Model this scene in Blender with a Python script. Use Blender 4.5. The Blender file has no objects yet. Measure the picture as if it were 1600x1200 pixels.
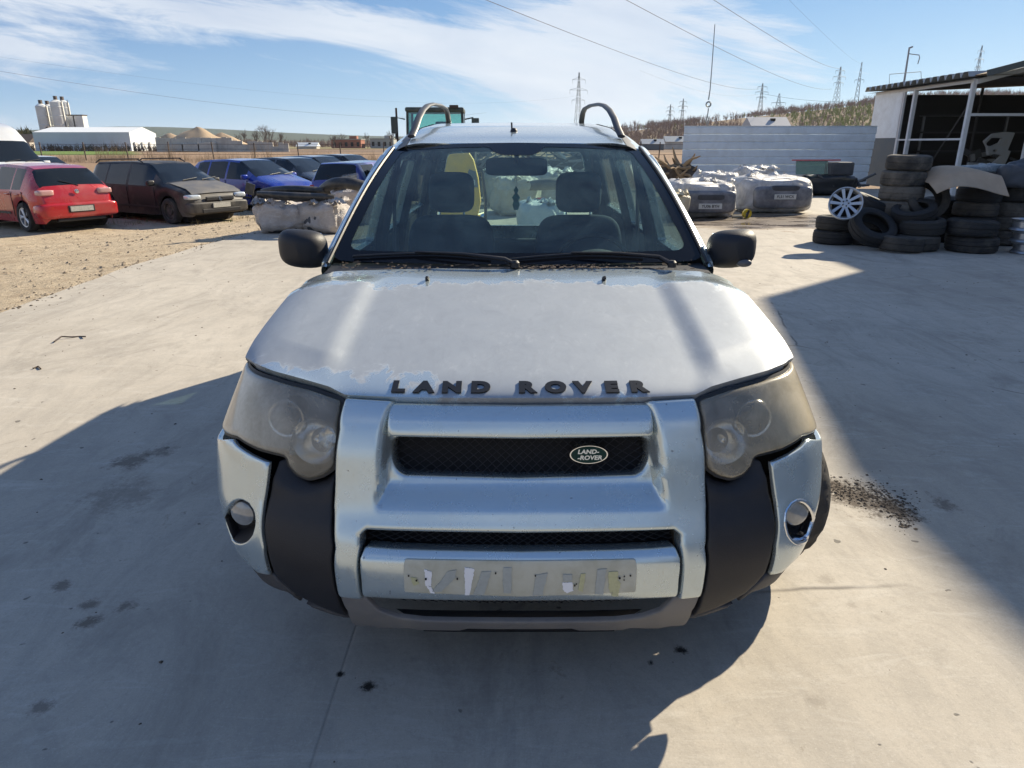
import bpy, bmesh, math, random
import numpy as np
from math import sin, cos, pi, radians as R, sqrt, atan2
from mathutils import Vector, Matrix, geometry, noise
random.seed(7); np.random.seed(7)
sc = bpy.context.scene
COL = sc.collection
# ---------------------------------------------------------------- camera, sky, sun
CAMH, PITCH, FPX = 1.58, R(19.0), 1090.0
cd = bpy.data.cameras.new('camera'); cam = bpy.data.objects.new('camera', cd); COL.objects.link(cam)
cam.location = (0, 0, CAMH); cam.rotation_euler = (pi/2 - PITCH, 0, 0)
cd.sensor_width = 36; cd.lens = 36*FPX/1600; cd.clip_start = .05; cd.clip_end = 12000
sc.camera = cam
SUN = Vector((1.22, 1.10, 1.0)).normalized()
SUN_EL = math.asin(SUN.z); SUN_AZ = atan2(SUN.x, SUN.y)
sd = bpy.data.lights.new('sun', 'SUN'); sd.energy = 4.7; sd.angle = R(.53); sd.color = (1, .885, .69)
so = bpy.data.objects.new('sun', sd); COL.objects.link(so)
so.rotation_euler = (-SUN).to_track_quat('-Z', 'Y').to_euler()
sc.view_settings.view_transform = 'Standard'; sc.view_settings.look = 'None'
sc.view_settings.gamma = 1; sc.view_settings.exposure = .97
try: sc.view_settings.use_curve_mapping = False
except Exception: pass
sc.render.engine = 'CYCLES'
sc.cycles.max_bounces = 8; sc.cycles.transparent_max_bounces = 14; sc.cycles.caustics_reflective = False; sc.cycles.caustics_refractive = False

class NT:
    """small node-tree helper"""
    def __init__(s, tree): s.t = tree; s.n = tree.nodes; s.l = tree.links
    def new(s, typ, **kw):
        n = s.n.new(typ)
        for k, v in kw.items():
            if k.startswith('i_'):
                n.inputs[k[2:].replace('_', ' ')].default_value = v
            else: setattr(n, k, v)
        return n
    def link(s, a, b): s.l.new(a, b)
    def val(s, x, sock):
        if isinstance(x, bpy.types.NodeSocket): s.l.new(x, sock)
        else: sock.default_value = x
    def math(s, op, a, b=0.0, c=0.0, clamp=False):
        n = s.n.new('ShaderNodeMath'); n.operation = op; n.use_clamp = clamp
        s.val(a, n.inputs[0]); s.val(b, n.inputs[1]); s.val(c, n.inputs[2]); return n.outputs[0]
    def mix(s, f, a, b, typ='MIX'):
        n = s.n.new('ShaderNodeMix'); n.data_type = 'RGBA'; n.blend_type = typ
        s.val(f, n.inputs[0])
        for x, i in ((a, 6), (b, 7)):
            if not isinstance(x, bpy.types.NodeSocket) and len(x) == 3: x = (*x, 1)
            s.val(x, n.inputs[i])
        return n.outputs[2]
    def ramp(s, f, stops, interp='LINEAR'):
        n = s.n.new('ShaderNodeValToRGB'); s.val(f, n.inputs[0]); r = n.color_ramp; r.interpolation = interp
        while len(r.elements) < len(stops): r.elements.new(.5)
        for e, (p, c) in zip(r.elements, stops):
            e.position = p
            if not hasattr(c, '__len__'): c = (c, c, c)
            e.color = (*c[:3], 1)
        return n.outputs[0]
    def noise(s, vec, scale, detail=4, rough=.55, dist=0.0, dims='3D'):
        n = s.n.new('ShaderNodeTexNoise'); n.noise_dimensions = dims
        if vec is not None: s.l.new(vec, n.inputs['Vector'])
        n.inputs['Scale'].default_value = scale; n.inputs['Detail'].default_value = detail
        n.inputs['Roughness'].default_value = rough; n.inputs['Distortion'].default_value = dist
        return n.outputs[0]
    def mapping(s, vec, scale=(1, 1, 1), loc=(0, 0, 0), rot=(0, 0, 0)):
        n = s.n.new('ShaderNodeMapping'); s.l.new(vec, n.inputs[0])
        n.inputs['Location'].default_value = loc; n.inputs['Rotation'].default_value = rot; n.inputs['Scale'].default_value = scale
        return n.outputs[0]
    def bump(s, h, strength, dist=.01):
        n = s.n.new('ShaderNodeBump'); s.l.new(h, n.inputs['Height'])
        n.inputs['Strength'].default_value = strength; n.inputs['Distance'].default_value = dist
        return n.outputs[0]

# world: Nishita sky with thin streaky cirrus mapped on the sky directions
world = bpy.data.worlds.new('World'); sc.world = world; world.use_nodes = True
w = NT(world.node_tree); w.n.clear()
sky = w.new('ShaderNodeTexSky'); sky.sky_type = 'NISHITA'; sky.sun_disc = False
sky.sun_elevation = SUN_EL; sky.sun_rotation = SUN_AZ; sky.air_density = 1.0; sky.dust_density = .35; sky.ozone_density = 2.5; sky.altitude = 100
CL1, CR = (3.3, 0.5, 0.7), -9
tc = w.new('ShaderNodeTexCoord')
sep = w.new('ShaderNodeSeparateXYZ'); w.link(tc.outputs['Generated'], sep.inputs[0])
dirv = tc.outputs['Generated']
def streak(sx, sz, tilt, off, scale, detail, rough, dist):
    r_ = w.mapping(dirv, rot=(0, R(tilt), 0)); return w.noise(w.mapping(r_, scale=(sx, sx, sz), loc=off), scale, detail, rough, dist)
n1 = streak(1.5, 6.5, CR, CL1, 1.0, 2, .5, .4)
n2 = streak(3.0, 22, CR-3, (7.3, 4.2, 1.0), 1.0, 9, .68, 1.1)
n3 = streak(5.0, 60, CR+5, (2.3, 8.2, 5.0), 1.0, 7, .7, .8)
side = w.math('MULTIPLY', w.math('ADD', sep.outputs[0], .05), -.13)          # more cloud to the left, clear to the right
m = w.math('ADD', w.math('MULTIPLY', n1, .85), w.math('ADD', w.math('MULTIPLY', n2, .30), w.math('MULTIPLY', n3, .12)))
m = w.math('ADD', m, side)
cl = w.ramp(m, [(.590, 0), (.63, .45), (.665, .9), (.74, 1)])
lowfade = w.ramp(sep.outputs[2], [(.0, 0), (.012, .10), (.04, 1.0), (.30, .9), (.55, .12), (1.0, .05)])
cl = w.math('MULTIPLY', cl, lowfade)
shade = w.ramp(streak(3, 12, CR, (1.3, 9.2, 0), 1.0, 6, .6, .5), [(.3, (4.9, 5.4, 6.3)), (.65, (6.5, 6.8, 7.2))])
# physical sky blended with a measured clear-sky gradient: pale towards the sun and the horizon, deep blue away from it
dt = w.math('ADD', w.math('MULTIPLY', sep.outputs[0], SUN.x/math.hypot(SUN.x, SUN.y)), w.math('MULTIPLY', sep.outputs[1], SUN.y/math.hypot(SUN.x, SUN.y)))
away = w.ramp(sep.outputs[2], [(.0, (3.9, 5.3, 6.7)), (.05, (2.1, 3.6, 5.7)), (.16, (.78, 1.85, 4.1)), (.5, (.66, 1.65, 4.1)), (1, (.85, 1.6, 3.4))])
tow = w.ramp(sep.outputs[2], [(.0, (4.2, 5.7, 6.9)), (.07, (2.9, 4.6, 6.4)), (.17, (1.75, 3.4, 5.7)), (.5, (1.3, 2.5, 4.5)), (1, (.85, 1.6, 3.4))])
grad = w.mix(w.ramp(dt, [(.05, 0), (.95, 1)]), away, tow)
skyc = w.mix(.85, sky.outputs[0], grad)
colr = w.mix(w.math('MULTIPLY', cl, .88), skyc, shade)
bg = w.new('ShaderNodeBackground'); w.link(colr, bg.inputs[0]); bg.inputs[1].default_value = .070
wo = w.new('ShaderNodeOutputWorld'); w.link(bg.outputs[0], wo.inputs[0])

# ---------------------------------------------------------------- material helpers
def mat(name, col=(.5, .5, .5), rough=.6, metal=0.0, spec=.5, coat=0.0, coat_rough=.05, var=.0, vscale=3.0, bump=0.0, bscale=30.0, dirt=0.0, dirtcol=(.30, .26, .20), dscale=5.0, emit=None, rvar=0.0, orand=0.0):
    m = bpy.data.materials.new(name); m.use_nodes = True
    t = NT(m.node_tree); b = t.n['Principled BSDF']
    tcn = t.new('ShaderNodeTexCoord'); o = tcn.outputs['Object']
    c = (*col, 1); b.inputs['Base Color'].default_value = c
    src = None
    if var > 0:
        nz = t.noise(o, vscale, 6, .6)
        src = t.mix(nz, tuple(max(0, x*(1-var)) for x in col), tuple(min(1, x*(1+var)) for x in col))
    if dirt > 0:
        nz = t.noise(o, dscale, 8, .65, .3)
        if orand > 0:
            oi = t.new('ShaderNodeObjectInfo'); nz = t.math('ADD', nz, t.math('MULTIPLY', t.math('SUBTRACT', oi.outputs['Random'], .5), orand))
        f = t.ramp(nz, [(.42, 0), (.7, dirt)])
        src = t.mix(f, src if src is not None else c, dirtcol)
        t.link(t.math('ADD', t.math('MULTIPLY', f, .45), rough, clamp=True), b.inputs['Roughness'])
    else: b.inputs['Roughness'].default_value = rough
    if rvar > 0:
        nz = t.noise(o, vscale*1.7, 5, .6)
        t.link(t.math('ADD', t.math('MULTIPLY', t.math('SUBTRACT', nz, .5), rvar*2), rough, clamp=True), b.inputs['Roughness'])
    if src is not None: t.link(src, b.inputs['Base Color'])
    b.inputs['Metallic'].default_value = metal
    b.inputs['Specular IOR Level'].default_value = spec
    b.inputs['Coat Weight'].default_value = coat; b.inputs['Coat Roughness'].default_value = coat_rough
    if bump > 0: t.link(t.bump(t.noise(o, bscale, 5, .6), bump, .01), b.inputs['Normal'])
    if emit:
        b.inputs['Emission Color'].default_value = (*emit[0], 1); b.inputs['Emission Strength'].default_value = emit[1]
    return m
def thin_glass(name, tint=(.8, .9, .88), haze=.0, hazecol=(.6, .65, .6), gloss=.1, hscale=2.0, base=0.0):
    m = bpy.data.materials.new(name); m.use_nodes = True
    t = NT(m.node_tree); t.n.remove(t.n['Principled BSDF']); out = t.n['Material Output']
    tr = t.new('ShaderNodeBsdfTransparent'); tr.inputs[0].default_value = (*tint, 1)
    gl = t.new('ShaderNodeBsdfGlossy'); gl.inputs[1].default_value = .02
    lw = t.new('ShaderNodeLayerWeight'); lw.inputs[0].default_value = .35
    f = t.math('ADD', t.math('MULTIPLY', lw.outputs['Fresnel'], .75), gloss*.3, clamp=True)
    mx = t.new('ShaderNodeMixShader'); t.link(f, mx.inputs[0]); t.link(tr.outputs[0], mx.inputs[1]); t.link(gl.outputs[0], mx.inputs[2])
    if haze > 0:
        o = t.new('ShaderNodeTexCoord').outputs['Object']
        nz = t.noise(o, hscale, 8, .7, .6); sp = t.noise(o, 90, 3, .8)
        h = t.math('ADD', t.ramp(nz, [(.35, base), (.75, haze)]), t.ramp(sp, [(.62, 0), (.8, haze*.6)]))
        df = t.new('ShaderNodeBsdfDiffuse'); df.inputs[0].default_value = (*hazecol, 1)
        tl = t.new('ShaderNodeBsdfTranslucent'); tl.inputs[0].default_value = (*hazecol, 1)
        m2 = t.new('ShaderNodeMixShader'); m2.inputs[0].default_value = .5; t.link(df.outputs[0], m2.inputs[1]); t.link(tl.outputs[0], m2.inputs[2])
        m3 = t.new('ShaderNodeMixShader'); t.link(h, m3.inputs[0]); t.link(mx.outputs[0], m3.inputs[1]); t.link(m2.outputs[0], m3.inputs[2]); mx = m3
    t.link(mx.outputs[0], out.inputs[0])
    return m

# ---------------------------------------------------------------- mesh helpers
def tag(o, label=None, cat=None, group=None, kind=None):
    if label: o['label'] = label
    if cat: o['category'] = cat
    if group: o['group'] = group
    if kind: o['kind'] = kind
    return o
def empty(name, loc=(0, 0, 0), rz=0.0, label=None, cat=None, group=None):
    o = bpy.data.objects.new(name, None); COL.objects.link(o); o.location = loc; o.rotation_euler = (0, 0, rz); o.empty_display_size = .2
    return tag(o, label, cat, group)
def obj(name, V, F, m, parent=None, smooth=True, ang=38, kind=None):
    me = bpy.data.meshes.new(name); me.from_pydata([tuple(v) for v in V], [], F)
    if smooth:
        me.shade_smooth(); me.set_sharp_from_angle(angle=R(ang))
    if m: me.materials.append(m)
    o = bpy.data.objects.new(name, me); COL.objects.link(o)
    if parent: o.parent = parent
    if kind: o['kind'] = kind
    return o
def put(name, me, m=None, parent=None, loc=(0, 0, 0), rot=(0, 0, 0), scale=(1, 1, 1)):
    o = bpy.data.objects.new(name, me); COL.objects.link(o); o.location = loc; o.rotation_euler = rot; o.scale = scale
    if parent: o.parent = parent
    return o
def copy_tree(o, parent=None):
    c = o.copy(); COL.objects.link(c); c.parent = parent
    for ch in list(o.children): copy_tree(ch, c)
    return c

class MB:
    def __init__(s): s.V = []; s.F = []
    def add(s, V, F):
        b = len(s.V); s.V += [tuple(v) for v in V]; s.F += [tuple(i+b for i in f) for f in F]; return s
    def box(s, c, d, rot=None, bev=0.0):
        x, y, z = d[0]/2, d[1]/2, d[2]/2
        if bev <= 0:
            V = [(-x,-y,-z),(x,-y,-z),(x,y,-z),(-x,y,-z),(-x,-y,z),(x,-y,z),(x,y,z),(-x,y,z)]
            F = [(3,2,1,0),(4,5,6,7),(0,1,5,4),(1,2,6,5),(2,3,7,6),(3,0,4,7)]
        else:
            bm = bmesh.new(); bmesh.ops.create_cube(bm, size=1)
            for v in bm.verts: v.co = Vector((v.co.x*d[0], v.co.y*d[1], v.co.z*d[2]))
            bmesh.ops.bevel(bm, geom=list(bm.edges), offset=min(bev, min(d)*.49), segments=2, affect='EDGES', profile=.6)
            V = [v.co.copy() for v in bm.verts]; bm.verts.index_update(); F = [tuple(v.index for v in f.verts) for f in bm.faces]; bm.free()
        M = Matrix.Translation(c)
        if rot is not None:
            M = M @ (rot.to_4x4() if hasattr(rot, 'to_4x4') else Matrix.Rotation(rot, 4, 'Z'))
        return s.add([M @ Vector(v) for v in V], F)
    def tube(s, path, r, n=8, cap=True):
        path = [Vector(p) for p in path]; k = len(path)
        rr = r if hasattr(r, '__len__') else [r]*k
        V = []; F = []; up = None
        for i, p in enumerate(path):
            d = (path[min(i+1, k-1)] - path[max(i-1, 0)]).normalized()
            if up is None:
                up = Vector((0, 0, 1)) if abs(d.z) < .9 else Vector((1, 0, 0))
            a = d.cross(up).normalized(); b = a.cross(d).normalized(); up = b
            for j in range(n):
                t = 2*pi*j/n; V.append(p + (a*cos(t) + b*sin(t))*rr[i])
        for i in range(k-1):
            for j in range(n):
                F.append((i*n+j, i*n+(j+1) % n, (i+1)*n+(j+1) % n, (i+1)*n+j))
        if cap: F.append(tuple(range(n-1, -1, -1))); F.append(tuple((k-1)*n+j for j in range(n)))
        return s.add(V, F)
    def lathe(s, prof, n=24, M=None, closed=False):
        """prof: list of (radius, height along local z)"""
        M = M or Matrix.Identity(4); V = []; F = []; k = len(prof)
        for (r, h) in prof:
            for j in range(n):
                t = 2*pi*j/n; V.append(M @ Vector((r*cos(t), r*sin(t), h)))
        for i in range(k if closed else k-1):
            i2 = (i+1) % k
            for j in range(n): F.append((i*n+j, i*n+(j+1) % n, i2*n+(j+1) % n, i2*n+j))
        return s.add(V, F)
    def disc(s, M, r, n=24, z=0.0):
        V = [M @ Vector((r*cos(2*pi*j/n), r*sin(2*pi*j/n), z)) for j in range(n)]
        return s.add(V, [tuple(range(n))])
    def grid(s, fn, nu, nv, flip=False):
        V = [fn(i/nu, j/nv) for i in range(nu+1) for j in range(nv+1)]; F = []
        for i in range(nu):
            for j in range(nv):
                q = (i*(nv+1)+j, (i+1)*(nv+1)+j, (i+1)*(nv+1)+j+1, i*(nv+1)+j+1)
                F.append(q[::-1] if flip else q)
        return s.add(V, F)
    def prism(s, poly, y0, y1, plane='xz'):
        """extruded polygon (list of 2D points)"""
        n = len(poly)
        if plane == 'xz': V = [(a, y0, b) for a, b in poly] + [(a, y1, b) for a, b in poly]
        elif plane == 'yz': V = [(y0, a, b) for a, b in poly] + [(y1, a, b) for a, b in poly]
        else: V = [(a, b, y0) for a, b in poly] + [(a, b, y1) for a, b in poly]
        F = [tuple(range(n)), tuple(range(2*n-1, n-1, -1))] + [(i, i+n, (i+1) % n+n, (i+1) % n) for i in range(n)]
        return s.add(V, F)
    def build(s, name, m, parent=None, smooth=False, ang=38, kind=None):
        return obj(name, s.V, s.F, m, parent, smooth, ang, kind)

def smooth_interp(xs, ys, sig=.02):
    g = np.linspace(min(xs)-.2, max(xs)+.2, 400); v = np.interp(g, xs, ys)
    k = int(max(1, sig/(g[1]-g[0])*3)); q = np.arange(-k, k+1); wgt = np.exp(-.5*(q*(g[1]-g[0])/sig)**2); wgt /= wgt.sum()
    vp = np.pad(v, k, mode='edge'); v = np.convolve(vp, wgt, 'valid')
    return lambda x: np.interp(x, g, v)
def seg_dist(P, poly):
    """distance of points P (N,2) to closed polygon boundary"""
    A = np.array(poly); B = np.roll(A, -1, 0); d = np.full(len(P), 1e9)
    for a, b in zip(A, B):
        ab = b-a; L = (ab**2).sum()
        if L < 1e-14: continue
        t = np.clip(((P-a)@ab)/L, 0, 1); q = a+t[:, None]*ab
        d = np.minimum(d, np.hypot(*(P-q).T))
    return d
def in_poly(P, poly):
    A = np.array(poly); B = np.roll(A, -1, 0); c = np.zeros(len(P), bool)
    for a, b in zip(A, B):
        if a[1] == b[1]: continue
        k = ((a[1] > P[:, 1]) != (b[1] > P[:, 1])) & (P[:, 0] < (b[0]-a[0])*(P[:, 1]-a[1])/(b[1]-a[1])+a[0]); c ^= k
    return c
def fillet(poly, r, seg=4):
    out = []; n = len(poly)
    for i in range(n):
        p0, p, p1 = (np.array(poly[(i+k) % n], float) for k in (-1, 0, 1))
        a, b = p0-p, p1-p; la, lb = np.hypot(*a), np.hypot(*b)
        if la < 1e-9 or lb < 1e-9: continue
        ca = np.dot(a, b)/(la*lb)
        if ca < -.93: out.append(tuple(p)); continue
        q = min(r, la*.45, lb*.45); s0, s1 = p+a/la*q, p+b/lb*q
        for k in range(seg+1):
            t = k/seg; out.append(tuple((1-t)**2*s0 + 2*t*(1-t)*p + t*t*s1))
    return out
def resample(poly, res):
    out = []; n = len(poly)
    for i in range(n):
        a, b = np.array(poly[i]), np.array(poly[(i+1) % n]); L = np.hypot(*(b-a))
        if L < 1e-6: continue
        k = max(1, int(math.ceil(L/res)))
        out += [tuple(a+(b-a)*j/k) for j in range(k)]
    return out
def smoothed(poly):
    """closed Catmull-Rom through points"""
    out = []; n = len(poly)
    for i in range(n):
        p = [np.array(poly[(i+k) % n], float) for k in (-1, 0, 1, 2)]
        for j in range(4):
            t = j/4
            out.append(tuple(.5*((2*p[1])+(-p[0]+p[2])*t+(2*p[0]-5*p[1]+4*p[2]-p[3])*t*t+(-p[0]+3*p[1]-3*p[2]+p[3])*t**3)))
    return out
def panel(name, poly, surf, m, parent, holes=(), off=0.0, thick=.02, er=.006, res=.022, dfn=None, flip=False, er_holes=True, ang=50, kind=None):
    """curved sheet: 2D outline laid on surf(a,b,off)->xyz, rolled edges, skirt going inwards"""
    loops = [resample(poly, res)] + [resample(h, res) for h in holes]
    ar = lambda l: sum(l[i][0]*l[(i+1) % len(l)][1]-l[(i+1) % len(l)][0]*l[i][1] for i in range(len(l)))
    if ar(loops[0]) < 0: loops[0].reverse()
    for i in range(1, len(loops)):
        if ar(loops[i]) > 0: loops[i].reverse()
    pts = []; edges = []; bl = []
    for l in loops:
        b = len(pts); pts += l; n = len(l); edges += [(b+i, b+(i+1) % n) for i in range(n)]; bl.append((b, n))
    P0 = np.array(loops[0]); lo, hi = P0.min(0), P0.max(0)
    nb = len(pts)
    def ok(Q, dmin):
        k = in_poly(Q, loops[0]) & (seg_dist(Q, loops[0]) > dmin)
        for h in loops[1:]: k &= ~in_poly(Q, h) & (seg_dist(Q, h) > dmin)
        return Q[k]
    cand = []
    for e in (.18, .55, 1.0):
        d = er*e
        if d < .0008: continue
        ring = []
        for l in loops:
            A = np.array(l); T = np.roll(A, -1, 0)-np.roll(A, 1, 0); T /= (np.hypot(*T.T)[:, None]+1e-12)
            ring.append(A + np.stack([-T[:, 1], T[:, 0]], 1)*d)
        cand.append(ok(np.concatenate(ring), d*.93))
    gx = np.arange(lo[0]+res*.5, hi[0], res); gy = np.arange(lo[1]+res*.5, hi[1], res)
    if len(gx) and len(gy):
        G = np.stack(np.meshgrid(gx, gy), -1).reshape(-1, 2); cand.append(ok(G, er+res*.35))
    Q = np.concatenate([c for c in cand if len(c)]) if any(len(c) for c in cand) else np.zeros((0, 2))
    allp = [Vector((float(a), float(b))) for a, b in pts] + [Vector((float(a), float(b))) for a, b in Q]
    ov, oe, of, *_ = geometry.delaunay_2d_cdt(allp, edges, [], 1, 1e-7)
    V2 = np.array([(v.x, v.y) for v in ov]); T = [tuple(f) for f in of]
    C = np.array([V2[list(f)].mean(0) for f in T]); k = in_poly(C, loops[0])
    for h in loops[1:]: k &= ~in_poly(C, h)
    T = [f for f, q in zip(T, k) if q]
    d = seg_dist(V2, loops[0]); inw = np.full(len(V2), float(-off))
    dd = d.copy()
    if er_holes:
        for h in loops[1:]: dd = np.minimum(dd, seg_dist(V2, h))
    if er > 0:
        t = np.clip(dd/er, 0, 1); inw += er*(1-np.sqrt(np.clip(1-(1-t)**2, 0, 1)))
    if dfn is not None: inw += dfn(V2[:, 0], V2[:, 1])
    P = surf(V2[:, 0], V2[:, 1], inw)
    # boundary edges -> skirt
    cnt = {}
    for f in T:
        for i in range(3):
            e = (f[i], f[(i+1) % 3]); cnt[e] = 1
    V = [tuple(p) for p in P]; F = list(T)
    if thick > 0:
        Pb = surf(V2[:, 0], V2[:, 1], inw+thick); mp = {}
        for (a, b) in list(cnt):
            if (b, a) not in cnt:
                for q in (a, b):
                    if q not in mp: mp[q] = len(V); V.append(tuple(Pb[q]))
                F.append((b, a, mp[a], mp[b]))
    if flip: F = [f[::-1] for f in F]
    return obj(name, V, F, m, parent, True, ang, kind)
_fonts = {}
def text_mesh(body, size, m, bold=0.0, extrude=.001, xs=1.0, spacing=1.0, shear=0.0, align='CENTER'):
    cu = bpy.data.curves.new('lettering', 'FONT'); cu.body = body; cu.size = size; cu.offset = bold; cu.extrude = extrude
    cu.align_x = align; cu.align_y = 'CENTER'; cu.space_character = spacing; cu.shear = shear; cu.resolution_u = 4
    o = bpy.data.objects.new('tmp', cu); COL.objects.link(o)
    dg = bpy.context.evaluated_depsgraph_get(); me = bpy.data.meshes.new_from_object(o.evaluated_get(dg))
    bpy.data.objects.remove(o); bpy.data.curves.remove(cu)
    for v in me.vertices: v.co.x *= xs
    me.materials.clear(); me.materials.append(m)
    return me
def unproj(px, py, Y=None, z=None):
    u = (px-800)/FPX; v = -(py-600)/FPX
    d = Vector((u, cos(PITCH)+v*sin(PITCH), -sin(PITCH)+v*cos(PITCH)))
    t = (Y/d.y) if Y is not None else ((z-CAMH)/d.z)
    return Vector((0, 0, CAMH)) + d*t
def G(px, py, z=0.0): return unproj(px, py, z=z)
# ================================================================ THE SILVER OFF-ROAD CAR
CX, CY = .022, 1.62
car = empty('off_road_car', (CX, CY, 0), 0, 'silver off-road car facing the camera with peeling bonnet lacquer, cloudy headlights and no number plate', 'car')
def paint(name, peel=False):
    m = bpy.data.materials.new(name); m.use_nodes = True; t = NT(m.node_tree); b = t.n['Principled BSDF']
    o = t.new('ShaderNodeTexCoord').outputs['Object']
    fl = t.noise(o, 900, 2, .5)
    big = t.noise(o, 3.0, 6, .6)
    c = t.mix(t.math('MULTIPLY', fl, .35), (.50, .585, .61), (.70, .765, .78))
    c = t.mix(t.ramp(big, [(.35, 0), (.75, .25)]), c, (.52, .54, .51))
    sc1 = t.noise(t.mapping(o, scale=(1, 1, 1)), 34, 9, .75, .5)
    grime = t.ramp(sc1, [(.60, 0), (.70, .35)])
    c = t.mix(grime, c, (.36, .35, .31))
    chips = t.ramp(t.noise(o, 75, 2, .4), [(.745, 0), (.775, .8)])
    c = t.mix(chips, c, (.22, .23, .23))
    rough = t.math('ADD', .17, t.math('MULTIPLY', t.noise(o, 14, 6, .7), .18))
    strk = t.ramp(t.noise(t.mapping(o, scale=(1, 1, .25)), 42, 6, .8, .3), [(.57, 0), (.70, .28)]); c = t.mix(strk, c, (.40, .39, .34))
    b.inputs['Metallic'].default_value = .72
    if peel:
        # lacquer left as islands with ragged borders at the rear centre and along the left front lip, chalky elsewhere
        sp = t.new('ShaderNodeSeparateXYZ'); t.link(o, sp.inputs[0]); x, y = sp.outputs[0], sp.outputs[1]
        nz = t.noise(o, 9, 9, .72, .6)
        rear = t.math('SUBTRACT', y, t.math('ADD', .90, t.math('MULTIPLY', t.math('POWER', t.math('ABSOLUTE', t.math('SUBTRACT', x, .0)), 2.0), -.12)))
        front = t.math('SUBTRACT', .12, y)
        leftlip = t.math('SUBTRACT', .28, t.math('ADD', y, t.math('MULTIPLY', t.math('ADD', x, .75), .12)))
        leftlip = t.math('MINIMUM', leftlip, t.math('MULTIPLY', t.math('SUBTRACT', -.25, x), .6))
        e = t.math('MAXIMUM', rear, t.math('MAXIMUM', front, leftlip))
        e = t.math('ADD', e, t.math('MULTIPLY', t.math('SUBTRACT', nz, .5), .38))
        lac = t.ramp(e, [(.0, 0), (.012, 1)])          # 1 = lacquer still there
        edge = t.ramp(e, [(-.02, 0), (.0, 1), (.018, 0)]) if False else t.ramp(t.math('ABSOLUTE', e), [(0, 1), (.014, 0)])
        chalk = t.mix(t.noise(o, 5, 8, .7, .4), (.28, .31, .345), (.37, .40, .43))
        chalk = t.mix(t.ramp(t.noise(t.mapping(o, scale=(1, .5, 1)), 26, 9, .8), [(.55, 0), (.75, .4)]), chalk, (.56, .58, .59))
        smear = t.noise(t.mapping(o, scale=(1, .45, 1), rot=(0, 0, .3)), 16, 10, .82, 1.5)
        chalk = t.mix(t.ramp(smear, [(.48, 0), (.64, .55)]), chalk, (.27, .295, .325))
        chalk = t.mix(t.ramp(t.noise(o, 2.2, 7, .7, .8), [(.42, 0), (.62, .35)]), chalk, (.27, .30, .34))
        chalk = t.mix(t.ramp(t.noise(o, 120, 3, .7), [(.60, 0), (.72, .30)]), chalk, (.34, .34, .33))
        c = t.mix(lac, chalk, c); c = t.mix(t.math('MULTIPLY', edge, .30), c, (.62, .65, .66))
        rr = t.math('ADD', .46, t.math('MULTIPLY', t.noise(o, 22, 8, .8), .18))
        mixr = t.new('ShaderNodeMix'); t.link(lac, mixr.inputs[0]); t.link(rr, mixr.inputs[2]); t.link(rough, mixr.inputs[3]); rough = mixr.outputs[0]
        t.link(t.math('MULTIPLY', lac, .85), b.inputs['Coat Weight'])
        mm = t.math('SUBTRACT', .62, t.math('MULTIPLY', t.math('SUBTRACT', 1.0, lac), .34)); t.link(mm, b.inputs['Metallic'])
        t.link(t.bump(t.math('ADD', t.math('MULTIPLY', lac, .5), t.math('MULTIPLY', t.noise(o, 60, 6, .7), .10)), .22, .002), b.inputs['Normal'])
    else:
        b.inputs['Coat Weight'].default_value = .8
        b.inputs['Coat Roughness'].default_value = .07
    t.link(c, b.inputs['Base Color']); t.link(rough, b.inputs['Roughness'])
    return m
M_PAINT = paint('silver_paint'); M_BONNET = paint('peeling_silver_paint', True)
M_BLACK = mat('black_textured_plastic', (.010, .010, .014), .5, dirt=.16, dirtcol=(.05, .048, .045), dscale=9, bump=.15, bscale=260)
M_GREYPL = mat('grey_scuffed_plastic', (.15, .145, .145), .5, dirt=.5, dirtcol=(.25, .235, .21), dscale=11, bump=.12, bscale=200)
M_DARK = mat('black_void_plastic', (.006, .006, .008), .8)
M_RUB = mat('dusty_tyre_rubber', (.022, .022, .023), .82, dirt=.55, dirtcol=(.13, .115, .095), dscale=5, bump=.2, bscale=120)
M_CHROME = mat('chrome', (.75, .77, .80), .12, 1.0)
M_REFL = mat('lamp_reflector', (.80, .82, .84), .22, 1.0, var=.1, vscale=40)
M_LAMPH = mat('lamp_housing', (.10, .10, .11), .45, .3, var=.3, vscale=20)
M_RUBBER = mat('black_rubber', (.015, .015, .016), .5)
M_FABRIC = mat('dark_blue_grey_fabric', (.045, .065, .095), .9, var=.3, vscale=60, bump=.2, bscale=400)
M_TRIM = mat('dark_interior_trim', (.03, .034, .038), .7, dirt=.2, dscale=4)
M_LETTER = mat('black_lettering', (.012, .012, .013), .35)
M_STEEL = mat('painted_wheel_steel', (.42, .43, .44), .42, .6, dirt=.5, dscale=12)
M_GLASS = thin_glass('windscreen_glass', (.76, .90, .90), .24, (.34, .56, .62), .10, 2.3, .01)
M_GLASS2 = thin_glass('side_window_glass', (.62, .80, .74), .06, (.5, .6, .58), .2, 3.0, .01)
M_FRIT = mat('black_glass_border', (.006, .007, .010), .12, spec=.22)
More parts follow.
